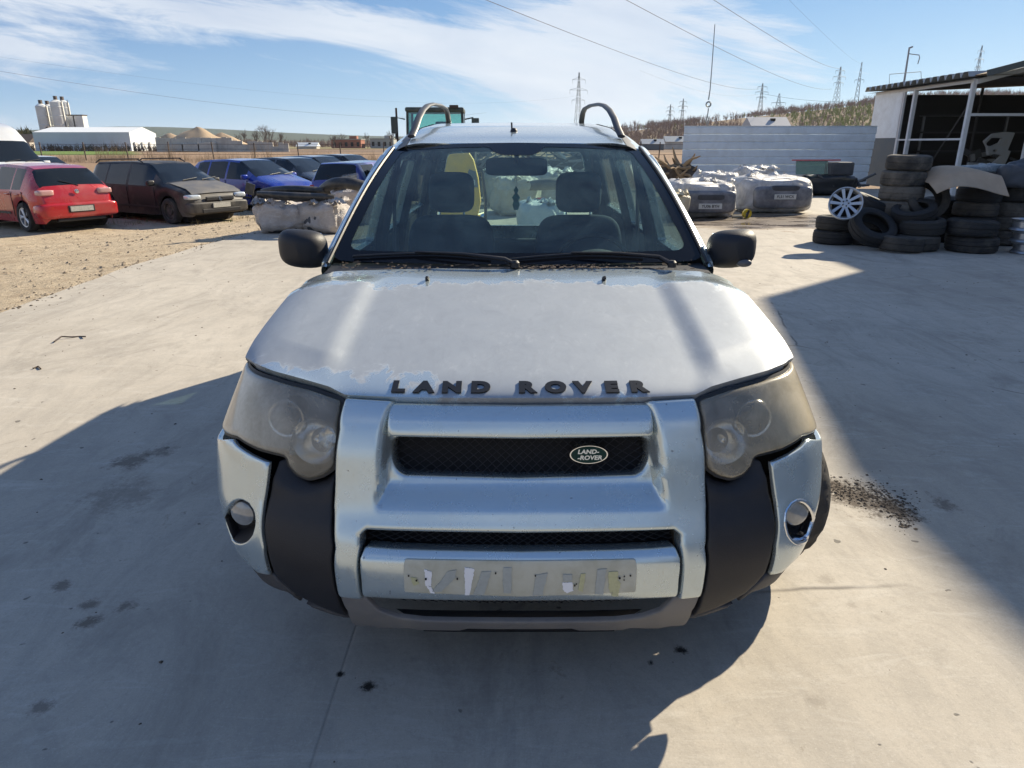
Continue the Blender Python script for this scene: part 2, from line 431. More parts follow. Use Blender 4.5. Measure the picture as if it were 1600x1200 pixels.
def mk_lens():
    m = bpy.data.materials.new('cloudy_headlight_lens'); m.use_nodes = True; t = NT(m.node_tree)
    b = t.n['Principled BSDF']; out = t.n['Material Output']; o = t.new('ShaderNodeTexCoord').outputs['Object']
    n1 = t.noise(o, 7, 8, .68, .5); n2 = t.noise(o, 60, 6, .75, .4)
    c = t.mix(n1, (.66, .58, .42), (.74, .70, .60)); c = t.mix(t.ramp(n2, [(.5, 0), (.72, .6)]), c, (.30, .27, .21))
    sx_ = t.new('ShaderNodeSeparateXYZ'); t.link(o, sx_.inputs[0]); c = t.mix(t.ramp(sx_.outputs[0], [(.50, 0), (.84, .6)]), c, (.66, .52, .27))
    t.link(c, b.inputs['Base Color']); t.link(t.math('ADD', .16, t.math('MULTIPLY', n2, .4)), b.inputs['Roughness'])
    b.inputs['Coat Weight'].default_value = .6; b.inputs['Coat Roughness'].default_value = .15
    tr = t.new('ShaderNodeBsdfTransparent'); tr.inputs[0].default_value = (.86, .84, .78, 1)
    sp = t.new('ShaderNodeSeparateXYZ'); t.link(o, sp.inputs[0])
    outer = t.ramp(t.math('ABSOLUTE', sp.outputs[0]), [(.60, 0), (.83, .50)])   # outer corner is the most clouded
    f = t.math('ADD', t.ramp(n1, [(.30, .13), (.70, .40)]), outer, clamp=True)
    f = t.math('ADD', f, t.ramp(n2, [(.55, 0), (.75, .25)]), clamp=True)
    mx = t.new('ShaderNodeMixShader'); t.link(f, mx.inputs[0]); t.link(tr.outputs[0], mx.inputs[1]); t.link(b.outputs[0], mx.inputs[2])
    gl = t.new('ShaderNodeBsdfGlossy'); gl.inputs[1].default_value = .06; lw = t.new('ShaderNodeLayerWeight'); lw.inputs[0].default_value = .4
    m2 = t.new('ShaderNodeMixShader'); t.link(t.math('MULTIPLY', lw.outputs['Fresnel'], .6), m2.inputs[0]); t.link(mx.outputs[0], m2.inputs[1]); t.link(gl.outputs[0], m2.inputs[2]); t.link(m2.outputs[0], out.inputs[0])
    return m
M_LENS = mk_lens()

# ---- plan shape of the nose: superellipse at every height, straight flanks behind it
YC = .50; NN = 3.4; KA = .8
_W = smooth_interp([.10, .18, .30, .44, .60, .75, .86, .95, 1.02], [.74, .765, .828, .896, .926, .916, .866, .828, .79], .025)
_Y = smooth_interp([.10, .18, .25, .33, .40, .50, .56, .64, .72, .80, .88, .95, 1.02], [.15, .11, .060, .016, .0, .0, .012, .045, .065, .08, .105, .15, .22], .018)
def nose0(a, z):
    a = np.asarray(a, float); z = np.asarray(z, float); ph = a/KA; s = np.sign(ph); ph = np.abs(ph)
    W = _W(z); L = YC-_Y(z)
    sn, cs = np.sin(ph), np.cos(ph)
    r = (np.abs(sn/W)**NN + np.abs(np.maximum(cs, 0)/L)**NN)**(-1/NN)
    x = r*sn; y = YC - r*cs
    bk = ph > pi/2
    x = np.where(bk, W, x); y = np.where(bk, YC + W*np.tan(np.clip(ph-pi/2, 0, 1.2)), y)
    return np.stack([s*x, y, z], -1)
def nose(a, z, inw=0.0):
    a = np.asarray(a, float); z = np.asarray(z, float); e = 1e-3
    P = nose0(a, z); da = nose0(a+e, z)-nose0(a-e, z); dz_ = nose0(a, z+e)-nose0(a, z-e)
    N = np.cross(da, dz_); N /= np.linalg.norm(N, axis=-1)[..., None]
    return P - N*np.asarray(inw)[..., None]
def npx(px, py, inw=0.0):
    """pixel of the front view -> (a,z) on the nose (the car is centred on 812 there)"""
    u = (px-800)/FPX; v = -(py-600)/FPX
    d = np.array([u, cos(PITCH)+v*sin(PITCH), -sin(PITCH)+v*cos(PITCH)]); o = np.array([-CX, -CY, CAMH])
    best = None
    t = np.linspace(1.4, 3.2, 900); P = o+t[:, None]*d
    x, y, z = np.abs(P[:, 0]), P[:, 1], P[:, 2]; W = _W(z); L = YC-_Y(z)
    g = (x/W)**NN + (np.maximum(YC-y, 0)/L)**NN - 1
    k = np.where(g < 0)[0]
    i = k[0] if len(k) else int(np.argmin(g))
    p = P[i]; ph = math.atan2(p[0], YC-p[1])
    return (KA*ph, float(p[2]))
def R_(lst): return [npx(812+dx, y) for dx, y in lst]          # right half outline from offsets to the centre line
def mir(poly): return [(-a, z) for a, z in reversed(poly)]
def sym(half):                                                  # half outline from centre top, round the right side to centre bottom
    h = R_(half); return h + mir(h)

# ---- centre mask of the bumper
recess_half = [(0, 627), (208, 629), (214, 650), (226, 700), (224, 748), (212, 776), (196, 792), (0, 801)]
recess = sym(recess_half)
grille_half = [(0, 689), (203, 685), (204, 728), (196, 742), (184, 747), (0, 752)]
grille_hole = fillet(sym(grille_half), .02)
mask_half = [(0, 629), (210, 626), (272, 622), (282, 672), (288, 735), (290, 790), (288, 854), (281, 930), (246, 934), (249, 852), (248, 834), (240, 827), (0, 832)]
mask = sym(mask_half)
rp = resample(recess, .02); gh = resample(grille_hole, .02)
GA, GZ = np.array(gh), np.array(gh)[:, 1]; ai, z3, z4 = np.abs(GA[:, 0]).max(), GZ.min(), GZ.max(); z1 = min(p[1] for p in recess)
ao_t, ao_b = npx(812+214, 640)[0], npx(812+226, 770)[0]; z_t = npx(812, 628)[1]
def mask_depth(a, z):
    ao = ao_b+(ao_t-ao_b)*np.clip((z-z3)/(z_t-z3), 0, 1)
    fa = np.clip((np.abs(a)-ai*.985)/(ao-ai*.985), 0, 3); fl_ = np.clip((z3-z)/(z3-z1), 0, 3); fu = np.clip((z-z_t)/.02, 0, 3)*.9
    mm_ = (fa**3+fl_**3+fu**3)**(1/3); t = np.clip(1-mm_, 0, 1); s = np.clip(t*1.12, 0, 1); s = s*s*(3-2*s)
    return .050*s
panel('bumper_mask', mask, nose, M_PAINT, car, holes=[grille_hole], off=.012, thick=.05, er=.010, res=.009, dfn=mask_depth)
bar = R_([(0, 630), (202, 627), (206, 650), (207, 681), (0, 685)]); bar = bar + mir(bar)
zb = [p[1] for p in bar]; zt, zl = max(zb), min(zb)
def bar_depth(a, z):
    t = np.clip((z-zl)/(zt-zl), 0, 1); return .018*np.clip((t-.55)/.45, 0, 1)**1.5 + .004*(1-t)
panel('grille_bar', bar, nose, M_PAINT, car, off=.013, thick=.05, er=.008, res=.014, dfn=bar_depth)
def mesh_net(name, poly, inw, da, dz_, r, mtl, dcurve=0.0):
    """expanded-metal lattice: diagonal wires clipped to the outline"""
    A = np.array(poly); lo, hi = A.min(0), A.max(0); mb = MB(); W_ = hi[0]-lo[0]; H_ = hi[1]-lo[1]
    for sgn in (1, -1):
        k = int((W_ + H_*da/dz_)/da)+2
        for i in range(-1, k+1):
            a0 = lo[0] - (H_*da/dz_ if sgn > 0 else 0) + i*da; run = []
            for j in range(0, 25):
                t = j/24; q = (a0 + sgn*t*H_*da/dz_, lo[1]+t*H_)
                if in_poly(np.array([q]), poly)[0]: run.append(q)
                else:
                    if len(run) > 1: break
                    run = []
            if len(run) > 1:
                a = np.array([q[0] for q in run]); z = np.array([q[1] for q in run]); P = nose(a, z, np.full(len(a), inw + .0015*sgn))
                mb.tube([tuple(p) for p in P], r, 4, False)
    return mb.build(name, mtl, car, True)
def grow(poly, d):
    A = np.array(resample(poly, .03)); ar = sum(A[i][0]*A[(i+1) % len(A)][1]-A[(i+1) % len(A)][0]*A[i][1] for i in range(len(A)))
    T = np.roll(A, -1, 0)-np.roll(A, 1, 0); T /= np.hypot(*T.T)[:, None]; N = np.stack([T[:, 1], -T[:, 0]], 1)*(1 if ar > 0 else -1)
    return [tuple(p) for p in A+N*d]
mesh_net('grille_mesh', grow(grille_hole, .008), .066, .046, .024, .0012, M_BLACK)
low_half = [(0, 834), (244, 829), (249, 850), (0, 862)]
mesh_net('lower_grille_mesh', sym(low_half), .055, .040, .018, .0013, M_BLACK)
bot_half = [(0, 934), (240, 930), (218, 955), (188, 966), (0, 971)]
mesh_net('bottom_grille_mesh', sym(bot_half), .055, .036, .018, .0013, M_BLACK)
def rect(a0, z0, a1, z1): return [(a0, z0), (a1, z0), (a1, z1), (a0, z1)]
panel('grille_backing', rect(-.60, .20, .60, .93), nose, M_DARK, car, off=-.105, thick=0, er=0, res=.04)
plinth = sym([(0, 861), (200, 857), (242, 853), (248, 870), (246, 900), (243, 931), (0, 938)])
zb = [p[1] for p in plinth]; pzt, pzl = max(zb), min(zb)
def plinth_depth(a, z):
    t = np.clip((z-pzl)/(pzt-pzl), 0, 1); return .016*np.clip((t-.80)/.2, 0, 1)**1.3 + .012*np.clip((.14-t)/.14, 0, 1)
pl = panel('plate_plinth', fillet(plinth, .008), nose, M_PAINT, car, off=.015, thick=.05, er=.006, res=.014, dfn=plinth_depth)
M_PLATE = mat('plate_recess_grime', (.50, .50, .43), .5, .15, dirt=.6, dirtcol=(.40, .37, .26), dscale=14)
pr = panel('plate_patch', fillet(sym([(0, 872), (178, 869), (180, 880), (179, 919), (0, 926)]), .006), nose, M_PLATE, pl, off=.0185, thick=.004, er=.002, res=.02)
# torn adhesive remains and screw holes on the bare plate patch: (px of 1600 wide photo)
def zc(u, v): return (540+u/2.76, 800+v/2.76)
M_TAPE = mat('grey_adhesive_tape', (.36, .385, .37), .4, var=.2, vscale=90); M_WHT = mat('white_foam_tape', (.80, .80, .82), .8); M_GLUE = mat('yellowed_glue', (.47, .46, .27), .35, var=.25, vscale=120)
def jag(poly, k=.7):
    out = []
    for q in resample([zc(*p) for p in poly], 2.2): out.append((q[0]+random.uniform(-k, k), q[1]+random.uniform(-k, k)*.7))
    return [npx(*q) for q in out]
for poly, mm in [([(378,325),(445,240),(480,232),(478,262),(420,322)], M_TAPE), ([(345,232),(376,240),(376,300),(350,298)], M_WHT), ([(352,296),(375,304),(388,330),(372,330)], M_WHT),
                 ([(515,222),(558,230),(538,338),(518,338)], M_WHT), ([(590,240),(630,240),(600,335),(552,338)], M_TAPE), ([(680,224),(718,222),(714,330),(684,330),(678,290)], M_TAPE),
                 ([(820,255),(870,245),(848,338),(805,340)], M_TAPE), ([(932,284),(975,284),(978,320),(950,330),(934,316)], M_WHT), ([(935,250),(975,252),(974,276),(935,280)], M_TAPE),
                 ([(1080,232),(1120,228),(1105,336),(1070,334)], M_TAPE), ([(1128,240),(1170,240),(1165,310),(1135,330),(1128,300)], M_GLUE), ([(1170,275),(1180,290),(1168,345),(1140,340)], M_GLUE),
                 ([(285,262),(310,265),(325,290),(300,298)], M_GLUE), ([(1010,250),(1030,248),(1018,325),(1000,318)], M_GLUE)]:
    panel('tape_remnant', jag(poly), nose, mm, pl, off=.0205, thick=.0015, er=0, res=.012)
for u, v, r in [(278,256,3),(312,275,3.2),(352,268,4),(485,268,3.6),(648,246,3.6),(817,256,3.2),(985,296,3.6),(992,290,2.6),(1174,264,4),(1195,258,2.6),(1193,272,2.4),(1221,255,3.2)]:
    c = npx(*zc(u, v)); q = [(c[0]+.0009*r*cos(t)*1.1, c[1]+.0009*r*sin(t)) for t in np.linspace(0, 2*pi, 9)[:-1]]
    panel('screw_hole', q, nose, M_DARK, pl, off=.0225, thick=.001, er=0, res=.02)
M_VAL = mat('dusty_dark_valance', (.045, .045, .05), .55, dirt=.4, dirtcol=(.14, .13, .12), dscale=8, bump=.15, bscale=200)
# ---- skid plate under the mask
def lerp(a, b, t): return a+(b-a)*t
skid_half = [(0, 973), (150, 971), (190, 966), (220, 955), (242, 933), (281, 931), (270, 955), (258, 978), (232, 980), (214, 983), (172, 982), (160, 985), (92, 986), (80, 983), (40, 984), (0, 984)]
def skid_depth(a, z): return .0
panel('skid_plate', sym(skid_half), nose, M_GREYPL, car, off=.0, thick=.010, er=.006, res=.012)
panel('bumper_underside', rect(-.56, .12, .56, .26), nose, M_DARK, car, off=-.05, thick=0, er=0, res=.03)
for sg in (1, -1):
    def S(poly): return poly if sg > 0 else mir(poly)
    side = 'x'
    # black corner insert with its scooped seat under the headlamp
    ins = [(293, 738), (306, 751), (330, 757), (350, 748), (362, 730), (366, 716), (384, 722), (388, 748), (394, 784), (393, 852), (382, 893), (350, 926), (300, 950), (268, 961), (284, 930), (292, 852), (294, 790)]
    insp = R_(ins); lampc = npx(812+328, 712)
    def ins_depth(a, z):
        d = np.hypot(np.abs(a)-lampc[0], (z-lampc[1])*1.0); return .035*np.clip(1-(d-.055)/.055, 0, 1)**1.2 + .010*np.clip((z-.60)/.06, 0, 1)
    panel('bumper_corner_insert', S(fillet(insp, .006)), nose, M_BLACK, car, off=.006, thick=.05, er=.006, res=.014, dfn=ins_depth)
    # lower valance: visible strip under insert, turning under
    p1 = R_([(270, 965), (300, 955), (350, 931), (386, 899), (404, 893)])
    zlow = .13
    val = p1 + [(1.06, .375), (1.10, .385), (1.06, .33), (p1[-1][0]+.05, p1[-1][1]-.07), (p1[-1][0]-.06, p1[-1][1]-.055), (p1[2][0], p1[2][1]-.04), (p1[1][0], p1[1][1]-.022), (p1[0][0], p1[0][1]-.012)]
    hole = R_([(304, 944), (350, 922), (352, 930), (338, 945), (300, 952)])
    panel('lower_valance', S(val), nose, M_VAL, car, holes=[S(fillet(hole, .008)) if len(hole) else []], off=.0, thick=.04, er=.006, res=.018)
    te = npx(812+330, 938); P = nose(np.array([te[0]*sg]), np.array([te[1]]), np.array([.03]))[0]
    MB().lathe([(.010, -.006), (.014, -.006), (.018, 0), (.014, .006), (.010, .006)], 14, Matrix.Translation(P) @ Matrix.Rotation(pi/2, 4, 'X'), True).build('tow_eye', mat('rusty_steel', (.16, .10, .07), .7, .4), car, True)
    # painted wing of the bumper, wrapping to the wheel arch
    top = R_([(389, 722), (400, 718), (416, 710), (436, 697), (446, 686)])
    ba = top[-1][0]
    arch = [(1.24, .745), (1.262, .735), (1.255, .68), (1.225, .60), (1.19, .52), (1.155, .45), (1.12, .40)]
    low = R_([(436, 862), (420, 878), (405, 892), (389, 896)])
    wing = top + [(ba+.10, .745)] + arch + low + R_([(397, 852), (398, 784), (392, 748)])
    fo = [npx(812+433+23*cos(t), 814+34*sin(t)) for t in np.linspace(0, 2*pi, 33)[:-1]]
    panel('bumper_wing', S(wing), nose, M_PAINT, car, holes=[S(fo)], off=.010, thick=.010, er=.005, res=.014)
    # fog lamp: bucket following the oval opening, lens dome, chrome ring on the right-hand side of the picture only
    fa_ = np.array([q[0]*sg for q in fo]); fz_ = np.array([q[1] for q in fo]); rim_ = nose(fa_, fz_, np.full(len(fo), -.004)); cen = rim_.mean(0); nn_ = len(fo)
    V = []; F = []
    for k, (sh, dp) in enumerate(((1.06, .0), (.97, .012), (.90, .03), (.80, .065), (.02, .075))):
        for p in rim_: V.append((cen[0]+(p[0]-cen[0])*sh, p[1]+dp+(cen[1]-p[1])*(k/4), cen[2]+(p[2]-cen[2])*sh))
    for k in range(4):
        for q in range(nn_): F.append((k*nn_+q, k*nn_+(q+1) % nn_, (k+1)*nn_+(q+1) % nn_, (k+1)*nn_+q))
    fl = obj('fog_lamp_bucket', V, F, M_DARK, car, True)
    if sg > 0:
        MB().tube([tuple(p) for p in rim_]+[tuple(rim_[0]), tuple(rim_[1])], .0075, 8, False).build('fog_lamp_bezel', M_CHROME, fl, True)
        V = [tuple(cen[i_]+(p[i_]-cen[i_])*.93 + (.004 if i_ == 1 else 0) for i_ in range(3)) for p in rim_]+[tuple(cen[i_]+(p[i_]-cen[i_])*.80 + (.030 if i_ == 1 else 0) for i_ in range(3)) for p in rim_]
        obj('fog_lamp_surround', V, [(q, (q+1) % nn_, nn_+(q+1) % nn_, nn_+q) for q in range(nn_)], M_CHROME, fl, True)
    M1 = Matrix.Translation(Vector(cen) + Vector((sg*.002, .026, .014))) @ Vector((sg*.25, -1, .05)).to_track_quat('Z', 'Y').to_matrix().to_4x4()
    MB().lathe([(.040, -.03), (.040, 0), (.037, .006), (.024, .012), (.0, .014)], 28, M1).build('fog_lamp_lens', mat('fog_lens_glass', (.30, .31, .31), .15, .2, coat=1, var=.3, vscale=60), fl, True)
    MB().box((sg*.665, .440, .40), (.36, .10, .36)).box((sg*.69, .442, .57), (.40, .09, .30)).build('arch_gap_blocker', M_DARK, car)  # boxes added to stop sun leaking through the gap ahead of the tyre
    # ---- headlamp
    hl = [(277, 625), (283, 621), (326, 606), (386, 590), (420, 575), (431, 564), (440, 575), (446, 600), (450, 634), (450, 668), (440, 684), (408, 702), (366, 713), (361, 727), (349, 742), (330, 750), (308, 744), (293, 734), (288, 722), (284, 674), (279, 640)]
    hp = R_(hl)
    i1 = [i for i, q in enumerate(hl) if q == (440, 575)][0]; i2 = [i for i, q in enumerate(hl) if q == (450, 668)][0]
    hp = hp[:i1] + [(hp[i1][0]+.09, hp[i1][1]+.012), (1.30, .865), (1.30, .80), (1.27, .745)] + hp[i2+1:]
    hp = fillet(hp, .012)
    def lens_depth(a, z):
        P = np.stack([np.abs(a), z], 1); return -.012*np.clip(1-np.hypot((np.abs(a)-.70)/.45, (z-.80)/.25), 0, 1)
    head = panel('headlight', S(grow(hp, -.001)), nose, M_LAMPH, car, off=-.085, thick=0, er=0, res=.03)
    panel('lamp_rim', S(grow(hp, .004)), nose, M_RUBBER, head, holes=[S(grow(hp, -.006))], off=-.004, thick=.085, er=0, res=.02)
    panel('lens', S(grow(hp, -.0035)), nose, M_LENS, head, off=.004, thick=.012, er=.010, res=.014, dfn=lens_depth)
    for (dx, yy, r, dep, typ) in [(377, 650, .058, .045, 'proj'), (332, 690, .066, .055, 'bowl'), (306, 684, .03, .04, 'bulb')]:
        if typ == 'bulb' and sg > 0: continue
        c = npx(812+dx, yy); P = Vector(nose(np.array([c[0]*sg]), np.array([c[1]]), np.array([dep]))[0])
        ax = Vector((sg*.12, -1, .12)).normalized(); MM = Matrix.Translation(P) @ ax.to_track_quat('Z', 'Y').to_matrix().to_4x4()
        if typ == 'proj':
            rf = MB().lathe([(r*.72, .0), (r*.80, .016), (r*.9, .018), (r, .008), (r*.95, -.04)], 32, MM).build('reflector', M_REFL, head, True)
            MB().lathe([(r*.72, .0), (r*.5, -.02), (r*.2, -.028), (0, -.03)], 24, MM).build('reflector', M_REFL, head, True)
            MB().lathe([(r*.42, -.02), (r*.40, .0), (r*.25, .010), (0, .014)], 20, MM).build('bulb_shield', M_LAMPH, head, True)
        elif typ == 'bowl':
            MB().lathe([(r, .018), (r*.93, .0), (r*.7, -.022), (r*.4, -.036), (r*.14, -.042)], 32, MM).build('reflector', M_REFL, head, True)
            MB().lathe([(r*.16, -.04), (r*.16, .0), (r*.1, .006), (0, .008)], 14, MM).build('bulb_shield', M_REFL, head, True)
        else:
            MB().lathe([(r, .01), (r*.8, -.02), (0, -.03)], 20, MM).build('reflector', M_REFL, head, True)
# badge on the grille: oval with lettering
bc = npx(922, 714); Pb = Vector(nose(np.array([bc[0]]), np.array([bc[1]]), np.array([.035]))[0])
Mb = Matrix.Translation(Pb) @ Vector((.03, -1, .12)).to_track_quat('Z', 'Y').to_matrix().to_4x4()
M_BADGE = mat('dark_green_enamel', (.004, .035, .028), .4, spec=.2)
sxy = Matrix.Diagonal((.052, .0255, 1, 1))
bd = MB().lathe([(.94, .0045), (1.0, .0045), (1.0, -.03)], 40, Mb @ sxy).build('badge', M_CHROME, car, True)
MB().lathe([(.93, .003), (.93, .0052), (0, .0052)], 40, Mb @ sxy).build('badge_face', M_BADGE, bd, True)
M_LW = mat('silver_lettering', (.80, .80, .72), .3, .3)
for s_, o_ in (('LAND-', (-.002, .0085)), ('-ROVER', (.002, -.0085))):
    me = text_mesh(s_, .0165, M_LW, .0006, .0004, 1.15, 1.02, .15)
    t_ = put('badge_lettering', me, parent=bd); t_.matrix_local = Mb @ Matrix.Translation((o_[0], o_[1], .0062))

# ---- bonnet
edge_px = [(0, 623), (120, 622.5), (205, 621), (272, 618), (284, 612), (296, 605), (341, 592), (383, 581), (410, 569), (421, 560)]
eh = [npx(812+dx, y) for dx, y in edge_px]
ep = np.array([nose(np.array([a]), np.array([z]), np.array([-.008]))[0] for a, z in eh])
BX = .775
ex = np.append(ep[:, 0], BX); ey = np.append(ep[:, 1], ep[-1, 1]+.03); ez = np.append(ep[:, 2], ep[-1, 2]+.004)
if ex[-2] >= BX: ex, ey, ez = ep[:, 0].copy(), ep[:, 1], ep[:, 2]; BX = float(ex[-1])
def TT(x, y):
    x = abs(x); t = (y-.15)/.90
    z = .958 + .215*t - .052*t*t - .018*x*x
    r = min(1, max(0, (x-.49)/.075)); r = r*r*(3-2*r)
    fr = min(1, max(0, (y-.20)/.12)); fb = min(1, max(0, (1.02-y)/.16))
    z += .019*r*fr*fb*fb*(3-2*fb)
    e_ = max(0, (x-.66)/(BX-.66)); z -= .034*e_**2.6
    return z
def bonnet(u, v):
    x = (2*u-1)*BX; ax = abs(x)
    y0 = float(np.interp(ax, ex, ey)); z0 = float(np.interp(ax, ex, ez))
    k = .17; yr = 1.085 - .02*(ax/BX)**2
    yt = y0 + .115 + .05*max(0, (ax-.45)/.3)
    zt = TT(x, yt)
    if v < k:
        t = v/k; P1 = (y0+.018, z0+(TT(x, y0+.02)-z0)*.97)
        y = (1-t)**2*y0 + 2*t*(1-t)*P1[0] + t*t*yt; z = (1-t)**2*z0 + 2*t*(1-t)*P1[1] + t*t*zt
        # flatten lettering face
    else:
        t = (v-k)/(1-k); y = yt+(yr-yt)*t; z = TT(x, y)
    s_ = ax/BX; wd = .012*min(1, max(0, (y-.34)/.14))**.6*(1-.45*max(0, (y-.6)/.5))
    x *= 1 + wd/BX*s_**4
    return (x, y, z)
mb = MB().grid(bonnet, 110, 70)
nv = 71
# skirt round the panel
rim = [i*nv for i in range(111)] + [110*nv+j for j in range(1, 71)] + [i*nv+70 for i in range(109, -1, -1)] + [j for j in range(69, 0, -1)]
b0 = len(mb.V); 
for i in rim:
    p = mb.V[i]; inx = -.012 if p[0] > BX-.004 else (.012 if p[0] < -BX+.004 else 0)
    mb.V.append((p[0]+inx*.6, p[1]+(.012 if p[1] < .5 else 0), p[2]-.022))
n = len(rim); mb.F += [(rim[i], rim[(i+1) % n], b0+(i+1) % n, b0+i)[::-1] for i in range(n)]
bon = mb.build('bonnet', M_BONNET, car, True, 50)
# dark shut line / slam panel under the bonnet lip
mb = MB(); path = [(sg_*x, y+.03, z-.012) for sg_, x, y, z in [(-1, *q) for q in list(zip(ex, ey, ez))[::-1]]+[(1, *q) for q in zip(ex, ey, ez)]]
mb.tube(path, .016, 6); mb.build('bonnet_seal', M_RUBBER, car, True)
# LAND ROVER letters standing on the front face of the bonnet
letters = [('L', 624), ('A', 664.5), ('N', 707), ('D', 751), ('R', 821.5), ('O', 866.5), ('V', 908.5), ('E', 952.5), ('R', 993.5)]
for ch, px in letters:
    me = text_mesh(ch, .057, M_LETTER, .0040, .0022, 1.18)
    dx = (px-812); x = dx/FPX*1.915
    # find v where the face shows at the letter row
    best = min((abs(j/200-.42*.17), j/200) for j in range(60))[1]
    c0 = bonnet((x/BX+1)/2, best); ca = bonnet((x/BX+1)/2, best+.01); cb = bonnet((x/BX+1)/2+.01, best)
    c0, ca, cb = map(Vector, (c0, ca, cb)); N = (cb-c0).cross(ca-c0).normalized()
    X = (cb-c0).normalized(); Yv = N.cross(X)
    M_ = Matrix((( X.x, Yv.x, N.x, c0.x+N.x*.002), (X.y, Yv.y, N.y, c0.y+N.y*.002), (X.z, Yv.z, N.z, c0.z+N.z*.002), (0, 0, 0, 1)))
    o = put('letter', me, parent=bon); o.matrix_local = M_
for px in (668, 943):
    x = (px-809)/FPX*2.58; y = .93; z = TT(x, y)
    MB().tube([(x, y+.012, z-.004), (x, y+.004, z+.010), (x, y-.008, z+.014)], [.009, .008, .006], 8).box((x, y-.012, z+.012), (.010, .012, .010), bev=.002).build('washer_nozzle', M_BLACK, bon, True)

# ---- flanks: front wings, doors, rear quarters on one side surface
_SX = smooth_interp([.20, .28, .33, .45, .62, .80, .90, 1.00, 1.06, 1.10, 1.30, 1.50, 1.56], [.80, .82, .86, .88, .893, .892, .875, .85, .82, .812, .75, .675, .64], .012)
def side_surf(sg):
    def f(a, b, inw):
        a = np.asarray(a); b = np.asarray(b); x = _SX(b)
        x = x - .05*np.clip((a-3.2)/1.2, 0, 1)**2 - .02*np.clip((.9-a)/.5, 0, 1)
        return np.stack([sg*(x-inw), a, b], -1)
    return f
WY1, WY2, WR = .86, 3.42, .345
def arc(yc, r, t0, t1, n=14): return [(yc+r*cos(t), WR+r*sin(t)) for t in np.linspace(t0, t1, n)]
for sg in (1, -1):
    f = side_surf(sg); fl = sg > 0
    def pn(name, poly, m, **k): return panel(name, poly, f, m, k.pop('parent', car), flip=not fl, **k)
    pn('front_wing', [(.46, .88), (.46, .72)] + [(.50, .52)] + arc(WY1, .405, pi*.86, pi*.08) + [(1.28, .30), (1.31, .30), (1.31, 1.02), (1.06, 1.045), (.60, .965)], M_PAINT, res=.04, er=.008, thick=.05)
    dw = fillet([(1.32, 1.085), (1.42, 1.16), (1.93, 1.475), (2.20, 1.49), (2.20, 1.085)], .02)
    d1 = pn('front_door', [(1.32, .30), (2.26, .30), (2.26, 1.535), (1.93, 1.53), (1.24, 1.12), (1.32, 1.04)], M_PAINT, res=.04, er=.006, thick=.04, holes=[dw])
    pn('door_glass', grow(dw, .004), M_GLASS2, res=.08, er=0, thick=.0, off=-.01, parent=d1)
    pn('door_handle', fillet([(2.02, .93), (2.17, .93), (2.17, .965), (2.02, .965)], .01), M_BLACK, off=.022, thick=.02, er=.006, parent=d1)
    rw = fillet([(2.33, 1.085), (2.33, 1.49), (3.05, 1.49), (3.10, 1.085)], .02)
    d2 = pn('rear_door', [(2.275, .30), (2.98, .30)] + arc(WY2, .42, pi*.93, pi*.72, 5) + [(3.17, 1.04), (3.14, 1.535), (2.275, 1.535)], M_PAINT, res=.04, er=.006, thick=.04, holes=[rw])
    pn('door_glass', grow(rw, .004), M_GLASS2, res=.08, er=0, thick=.0, off=-.01, parent=d2)
    qw = fillet([(3.26, 1.10), (3.24, 1.49), (4.08, 1.46), (4.16, 1.12)], .03)
    q_ = pn('rear_quarter', [(3.18, .78)] + arc(WY2, .405, pi*.70, pi*.08, 12) + [(3.87, .30), (4.36, .36), (4.40, .9), (4.33, 1.05), (4.20, 1.53), (3.15, 1.535), (3.185, 1.04)], M_PAINT, res=.04, er=.006, thick=.04, holes=[qw])
    pn('quarter_glass', grow(qw, .004), M_GLASS2, res=.08, er=0, thick=0, off=-.01, parent=q_)
    pn('sill_trim', [(1.27, .24), (3.02, .24), (3.02, .34), (1.27, .34)], M_BLACK, off=.012, res=.05, thick=.04)
# ---- windscreen
def wsurf(a, b, inw):
    a = np.asarray(a); b = np.asarray(b); bb = b/.94
    x = a*(1-bb*.205); y = 1.11+.79*bb + .10*(a/.75)**2; z = 1.140+.435*bb + .030*np.sin(np.pi*np.clip(bb, -.1, 1.1)) - .012*(a/.75)**2*bb
    return np.stack([x, y+np.asarray(inw)*.5, z-np.asarray(inw)*.86], -1)
ws_out = fillet([(-.755, -.01), (.755, -.01), (.745, .93), (.60, .955), (0, .965), (-.60, .955), (-.745, .93)], .07)
ws_in = fillet([(-.70, .055), (.70, .055), (.685, .86), (.64, .90), (.16, .915), (.13, .845), (.08, .815), (-.08, .815), (-.13, .845), (-.16, .915), (-.64, .90), (-.685, .86)], .06, 5)
wsc = panel('windscreen', ws_out, wsurf, M_GLASS, car, off=.0, thick=0, er=0, res=.06)
panel('glass_border', ws_out, wsurf, M_FRIT, wsc, holes=[ws_in], off=.0015, thick=0, er=0, res=.05)
